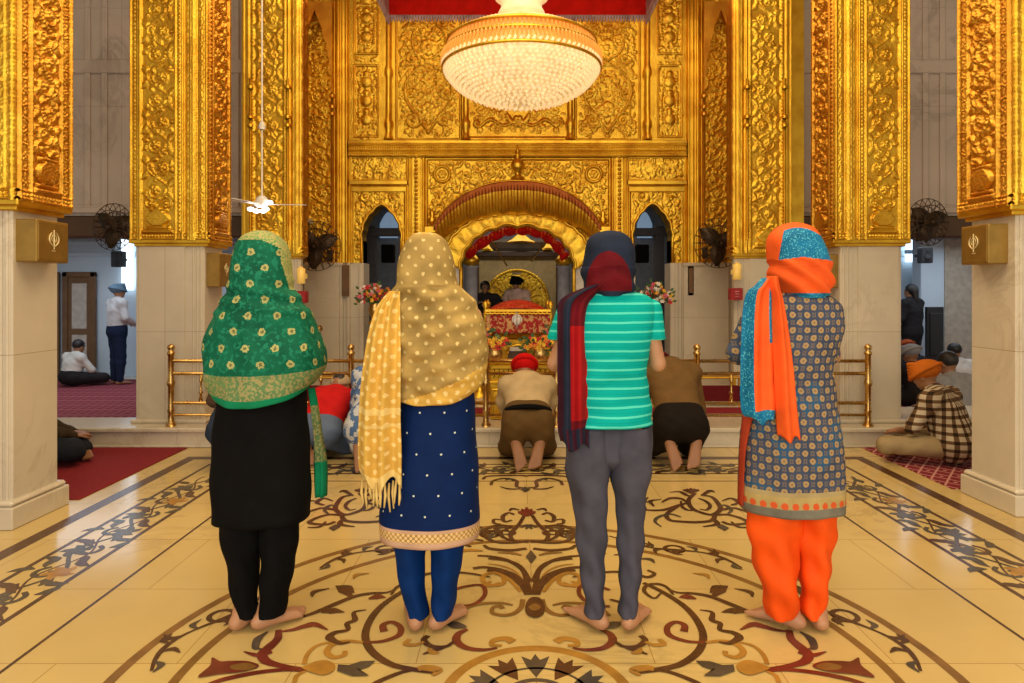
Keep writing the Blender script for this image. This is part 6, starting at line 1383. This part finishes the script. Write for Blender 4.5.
# ================================================================== red canopy under the roof and the great chandelier
def canopy():
    Y1 = 8.3; Y0_ = 6.7; z0 = Zp(20, Y1); x1 = 131*Y1/F; xm = Xp(517.5, Y1); t = empty('ceiling_canopy', (xm, Y1, z0), 'large red cloth canopy with a silvery fringe, spread under the roof behind the chandelier', 'canopy')
    b = MB(); n, m = 80, 40; vs = []
    for i in range(n+1):
        for j in range(m+1): u = i/n; v = j/m; vs.append((xm-x1+2*x1*u, Y0_+(Y1-Y0_)*v, z0+.30-.05*math.sin(PI*u)*math.sin(PI*v)+.008*math.sin(u*50)*math.sin(v*7)))
    b.add(vs, [(i*(m+1)+j, (i+1)*(m+1)+j, (i+1)*(m+1)+j+1, i*(m+1)+j+1) for i in range(n) for j in range(m)], 0, True)
    b.build('red_cloth', cloth('canopy_red_cloth', (.68, .012, .004, 1), .8, .12), t, .01)
    v_ = MB()
    def val(pa, pb):
        pa, pb = V(*pa), V(*pb); L = np.linalg.norm(pb-pa); m = int(L/.03); d = nrm(pb-pa); o = V(-d[1], d[0]); q = []
        for i in range(m+1):
            p = pa+(pb-pa)*i/m
            for j in range(8): v = j/7; f = .012*math.sin(i*.9)*v; q.append((p[0]+o[0]*f, p[1]+o[1]*f, z0+.30*(1-v)+.02))
        v_.add(q, [(i*8+j, (i+1)*8+j, (i+1)*8+j+1, i*8+j+1) for i in range(m) for j in range(7)], 0, True)
    val((xm-x1, Y1), (xm+x1, Y1)); val((xm-x1, Y0_), (xm-x1, Y1)); val((xm+x1, Y0_), (xm+x1, Y1)); v_.build('valance', [MATS['canopy_red_cloth']], t, .008)
    f = MB(); 
    def fr(pa, pb, w):
        pa, pb = V(*pa), V(*pb); L = np.linalg.norm(pb-pa); m = int(L/.035)
        for i in range(m+1): p = pa+(pb-pa)*i/m; f.tube([(p[0], p[1], z0+.05), (p[0]+.004, p[1], z0+.02), (p[0], p[1]-.004, z0-w)], [.02, .018, .008], 5)
    fr((xm-x1, Y1-.02), (xm+x1, Y1-.02), .03); fr((xm-x1+.03, Y0_), (xm-x1+.03, Y1), .06); fr((xm+x1-.03, Y0_), (xm+x1-.03, Y1), .06)
    for sg in (-1, 1): f.box((xm+sg*(x1-.04), Y0_, z0-.02), (xm+sg*(x1-.02), Y1-.03, z0+.22), 0, .004)
    f.build('silver_fringe', cloth('silver_lace', (.50, .36, .36, 1), .5, .3), t)['kind'] = 'stuff'
    c = MB()
    for sg in (-1, 1):
        for y in (Y0_+.05, Y1-.05): c.tube([(xm+sg*(x1-.05), y, z0+.3), (xm+sg*(x1-.05), y, 6.0)], .008, 5)
    c.build('cords', BRASS, t)
canopy()
def chandelier():
    Yc = 5.9; sc = Yc/F; xc = Xp(521.5, Yc); Z = lambda y: Zp(y, Yc); t = empty('chandelier', (xc, Yc, Z(110)), 'huge glowing crystal bowl chandelier hanging in the middle of the hall', 'chandelier')
    R = 78*sc
    GL = NT('lit_crystal'); co = GL.coord(); vo = GL.new('ShaderNodeTexVoronoi', i_Scale=26.); GL.link(co, vo.inputs['Vector']); n2 = GL.noise(co, 3.5, 3)
    col = GL.ramp(vo.outputs['Distance'], [(0., (1, .86, .58, 1)), (.45, (.95, .60, .24, 1)), (.8, (.62, .33, .10, 1))]); GL.base((.8, .7, .5, 1)); GL.link(col, GL.b.inputs['Emission Color'])
    GL.link(GL.math('MULTIPLY_ADD', n2, .7, .40), GL.b.inputs['Emission Strength']); GL.setv('Roughness', .15); GL.setv('Coat Weight', .5); GL.bump(vo.outputs['Distance'], .6, .01)
    AM = plain('amber_crystal', (.80, .36, .07, 1), .2, emis=.42); AM2 = plain('pale_crystal', (1., .72, .40, 1), .15, emis=.62)
    bowl = MB(); pr = [(R*math.sin(a)**.95 if a > 0 else .001, Z(66)-(Z(66)-Z(106))*math.cos(a)**1.25) for a in np.linspace(.0, PI/2, 22)]; bowl.lathe(pr, (xc, Yc, 0), 64, 0); ob = bowl.build('crystal_bowl', GL.m, t)
    bd = MB()       # strings of faceted beads over the bowl
    for a in np.linspace(.12, PI/2, 20):
        r = R*math.sin(a)**.95; z = Z(66)-(Z(66)-Z(106))*math.cos(a)**1.25; n = max(8, int(2*PI*r/.05))
        for k in range(n):
            q = 2*PI*k/n+a*3; c = (xc+(r+.006)*math.cos(q), Yc+(r+.006)*math.sin(q), z-.004); s = .015
            if c[1] > Yc+.25*R: continue
            bd.add([(c[0]-s, c[1], c[2]), (c[0], c[1]-s, c[2]), (c[0]+s, c[1], c[2]), (c[0], c[1]+s, c[2]), (c[0], c[1], c[2]+s*1.3), (c[0], c[1], c[2]-s*1.3)], [(0, 1, 4), (1, 2, 4), (2, 3, 4), (3, 0, 4), (1, 0, 5), (2, 1, 5), (3, 2, 5), (0, 3, 5)], 0)
    bd.build('crystal_beads', AM2, ob)['kind'] = 'stuff'
    up = MB(); up.lathe([(R*.99, Z(70)), (R*1.01, Z(64)), (R*.97, Z(56)), (R*.90, Z(47)), (R*.93, Z(46)), (R*.80, Z(38)), (R*.62, Z(32)), (R*.4, Z(28)), (.17, Z(27))], (xc, Yc, 0), 64); u = up.build('crystal_dome', AM, t)
    pd = MB()       # icicle prisms of the upper rings
    for (rr, y, L, n) in ((1.0, 58, .09, 120), (.93, 48, .09, 110), (.80, 40, .08, 96), (.62, 34, .07, 76), (.42, 30, .06, 50)):
        for k in range(n):
            q = 2*PI*k/n; x, yy = xc+R*rr*1.01*math.cos(q), Yc+R*rr*1.01*math.sin(q); z = Z(y); s = .013; o = V(math.cos(q), math.sin(q), 0)*.018
            pd.add([(x-s, yy, z), (x, yy-s, z), (x+s, yy, z), (x, yy+s, z), (x+o[0], yy+o[1], z-L), (x, yy, z+.02)], [(0, 1, 4), (1, 2, 4), (2, 3, 4), (3, 0, 4), (1, 0, 5), (2, 1, 5), (3, 2, 5), (0, 3, 5)], 0)
    pd.build('crystal_prisms', AM, u)['kind'] = 'stuff'
    nk = MB(); nk.lathe([(.22, Z(30)), (.16, Z(24)), (.14, Z(19)), (.19, Z(17)), (.21, Z(14)), (.18, Z(8)), (.19, Z(2)), (.24, Z(-2)), (.2, Z(-10)), (.05, Z(-20)), (.03, 6.0)], (xc, Yc, 0), 32); nk.build('crystal_neck', AM2, t)
    rb = MB(); 
    for y, r_ in ((70, .995), (56, .98), (46, .94)): rb.tube([(xc+R*r_*1.012*math.cos(q), Yc+R*r_*1.012*math.sin(q), Z(y)) for q in np.linspace(0, 2*PI, 64, endpoint=False)], .014, 6, closed=True)
    rb.build('gilt_rim', GOLDP, t)
chandelier()
# ================================================================== wall fans, speakers, signs, lamps, ceiling fan
FANM = plain('bronze_fan_metal', (.07, .045, .025, 1), .45, .6)
def wall_fan(x, y, z, xw, tilt, label, s=1., rz=0.):
    t = empty('wall_fan', (x, y, z), label, 'fan', 'wall fans on the pillars', rz); R = .20*s
    c = MB()
    for k in range(20):
        a = 2*PI*k/20; 
        for sg in (-1, 1): c.tube([(.03*math.cos(a), sg*.055, .03*math.sin(a)), (R*.7*math.cos(a), sg*.05, R*.7*math.sin(a)), (R*math.cos(a), 0, R*math.sin(a))], .005, 4)
    for r, yy in ((R, 0), (R*.7, .05), (R*.7, -.05), (R*.35, .057), (R*.35, -.057)): c.tube([(r*math.cos(q), yy, r*math.sin(q)) for q in np.linspace(0, 2*PI, 28, endpoint=False)], .005, 5, closed=True)
    local(c.build('cage', FANM), t)
    for k in range(3):
        b = MB(); a = 2*PI*k/3+.4; vs = []
        for i in range(7):
            u = i/6; rr = .03+u*(R-.05); w = .065*s*math.sin(PI*(.25+.7*u))
            for sg in (-1, 1): aa = a; vs.append((rr*math.cos(aa)-sg*w*math.sin(aa), sg*.012, rr*math.sin(aa)+sg*w*math.cos(aa)))
        b.add(vs, [(2*i, 2*i+1, 2*i+3, 2*i+2) for i in range(6)], 0, True); local(b.build('blade', FANM, None, .004), t)
    m = MB(); m.lathe([(.03, -.07), (.04, -.05), (.05, .04), (.06, .06), (.055, .15), (.03, .18)], (0, 0, 0), 16, 0, 'y'); local(m.build('motor', FANM), t)
    h = MB(); h.tube([(0, .13, 0), (0, .16, -.10), (xw*.6, .2, -.16), (xw, .24, -.12)], .016, 8); h.box((xw-.04, .22, -.20), (xw+.04, .26, -.04), 0, .006); local(h.build('bracket', FANM), t)
for a in ((316, 246, 9.0, .12, 'dark bronze wall fan above the marble pier left of the doorway'), (719, 243, 9.0, -.12, 'dark bronze wall fan above the marble pier right of the doorway'), (113, 227, 7.6, .18, 'dark bronze wall fan under the beam of the left aisle'), (928, 222, 7.6, .1, 'dark bronze wall fan under the beam of the right aisle')):
    wall_fan(Xp(a[0], a[2]), a[2], Zp(a[1], a[2]), a[3], 0, a[4], 1.7 if a[2] > 8 else 1.35, random.uniform(-.5, .5))
for i, (x, y, Y) in enumerate(((116, 259, 11.3), (928, 255, 10.3))):
    b = MB(); w_, h_ = 5.5*Y/F, 8*Y/F; xx, zz = Xp(x, Y), Zp(y, Y); b.box((xx-w_, Y, zz-h_), (xx+w_, Y+.15, zz+h_), 0, .012); b.lathe([(w_*.65, 0), (w_*.7, -.008), (w_*.3, .01)], (xx, Y-.001, zz-h_*.35), 18, 1, 'y'); b.lathe([(w_*.3, 0), (w_*.33, -.006), (w_*.1, .004)], (xx, Y-.001, zz+h_*.5), 14, 1, 'y')
    b.box((xx-.02, Y+.15, zz-.02), (xx+.02, Y+.32, zz+.02))
    tag(b.build('loudspeaker', [plain('black_plastic', (.015, .015, .017, 1), .5), plain('speaker_cone', (.04, .04, .045, 1), .7)]), 'small black loudspeaker mounted high in the '+('left' if i == 0 else 'right')+' aisle', 'speaker')
for i, (x, y) in enumerate(((300, 297), (736.5, 294))):
    Y = 7.72; xx, zz = Xp(x, Y), Zp(y, Y); w_ = 6*Y/F; b = MB(); b.box((xx-w_, Y-.02, zz-w_), (xx+w_, Y+.1, zz+w_), 0, .006); b.tube([(xx-.02, Y-.024, zz-.03), (xx+.02, Y-.024, zz-.03), (xx+.02, Y-.024, zz), (xx-.02, Y-.024, zz), (xx-.02, Y-.024, zz+.03), (xx+.02, Y-.024, zz+.03)], .006, 5, 1)
    tag(b.build('red_sign', [plain('sign_red', (.35, .01, .015, 1), .4), plain('sign_pink', (.9, .35, .35, 1), .4)]), 'small square red sign on the '+('left' if i == 0 else 'right')+' back pillar', 'sign')
    x2, y2 = ((303, 276), (735, 272))[i]; xx, zz = Xp(x2, Y), Zp(y2, Y); b = MB(); b.lathe([(.035, zz-.09), (.05, zz-.085), (.045, zz), (.05, zz+.085), (.03, zz+.09), (.015, zz+.11)], (xx, Y-.07, 0), 14); b.box((xx-.02, Y-.06, zz-.03), (xx+.02, Y+.1, zz+.03), 0, .005)
    tag(b.build('wall_lamp', plain('amber_lamp', (.85, .55, .12, 1), .3, emis=.3)), 'small amber cylinder lamp on the '+('left' if i == 0 else 'right')+' back pillar', 'lamp')
def ceiling_fan():
    Y = 7.0; x = Xp(262, Y); z = Zp(205, Y); t = empty('ceiling_fan', (x, Y, z), 'white ceiling fan with glowing bulbs hanging on a thin rod above the green shawl', 'fan')
    WM = plain('white_enamel', (.75, .72, .66, 1), .4); b = MB(); b.tube([(x, Y, z+.05), (x, Y, 6.0)], .009, 8); b.build('rod', WM, t); b = MB(); b.lathe([(.02, z+.10), (.05, z+.08), (.075, z+.03), (.07, z-.01), (.04, z-.03)], (x, Y, 0), 18); b.build('motor', WM, t); b = MB(); b.lathe([(.03, z+.80), (.04, z+.83), (.02, z+.88)], (x, Y, 0), 12); b.build('rod_coupling', WM, t)
    for k, a in enumerate((.1, 2.2, 4.3)): b = MB(); c, s = math.cos(a), math.sin(a); p = lambda u, v: (x+c*u-s*v, Y+s*u+c*v, z+.01+v*.1); b.add([p(.06, -.03), p(.44, -.055), p(.46, 0), p(.44, .055), p(.06, .03)], [(0, 1, 2, 3, 4)]); b.build('blade', WM, t, .008)
    EM = plain('lit_bulb', (1, .97, .90, 1), .3, emis=9)
    for dx, dz in ((-.10, -.05), (-.04, -.07), (.03, -.07), (.10, .02), (.06, -.05)): b = MB(); b.ell((x+dx, Y-.05, z+dz), (.035, .03, .022), 0, 10, 6); b.build('bulb', EM, t)
ceiling_fan()
# ================================================================== camera, light
cam = bpy.data.cameras.new('camera'); co = bpy.data.objects.new('camera', cam); COL.objects.link(co)
co.location = (CX, 0, CH); co.rotation_euler = (PI/2, 0, 0); cam.sensor_width = 36; cam.lens = F*36/1024
cam.shift_x = -5/1024; cam.shift_y = -(341.5-VY)/1024; cam.clip_start = .05; SC.camera = co
w = bpy.data.worlds.new('world'); SC.world = w; w.use_nodes = True
w.node_tree.nodes['Background'].inputs[0].default_value = (1., .93, .82, 1); w.node_tree.nodes['Background'].inputs[1].default_value = 1.0
def area(name, loc, rot, sx, sy, power, col):
    l = bpy.data.lights.new(name, 'AREA'); l.shape = 'RECTANGLE'; l.size = sx; l.size_y = sy; l.energy = power; l.color = col
    o = bpy.data.objects.new(name, l); o.location = loc; o.rotation_euler = rot; COL.objects.link(o); return o
def point(name, loc, power, col, r=.1):
    l = bpy.data.lights.new(name, 'POINT'); l.energy = power; l.color = col; l.shadow_soft_size = r
    o = bpy.data.objects.new(name, l); o.location = loc; COL.objects.link(o); return o
WARM = (1., .80, .50)
area('hall_lamps', (0, 2.2, 5.85), (0, 0, 0), 5, 4, 330, WARM)
area('hall_lamps', (0, 6.6, 5.85), (0, 0, 0), 5, 2, 160, WARM)
area('entrance_daylight', (0, -3.2, 2.6), (PI/2, 0, 0), 9, 4, 330, (1., .92, .78))
area('aisle_daylight', (-6.2, 9.6, 2.15), (0, 0, 0), 3, 2, 60, (.75, .87, 1.))
area('aisle_daylight', (6.2, 9.6, 2.15), (0, 0, 0), 3, 2, 45, (.75, .87, 1.))
area('sanctuary_lamps', (0, 11.2, 3.1), (0, 0, 0), 3.5, 1.5, 40, (1., .85, .65))
SC.view_settings.view_transform = 'Standard'; SC.view_settings.look = 'None'; SC.view_settings.gamma = 1; SC.view_settings.use_curve_mapping = False
SC.view_settings.exposure = -.4
SC.cycles.use_denoising = True; SC.cycles.max_bounces = 7; SC.cycles.sample_clamp_indirect = 6
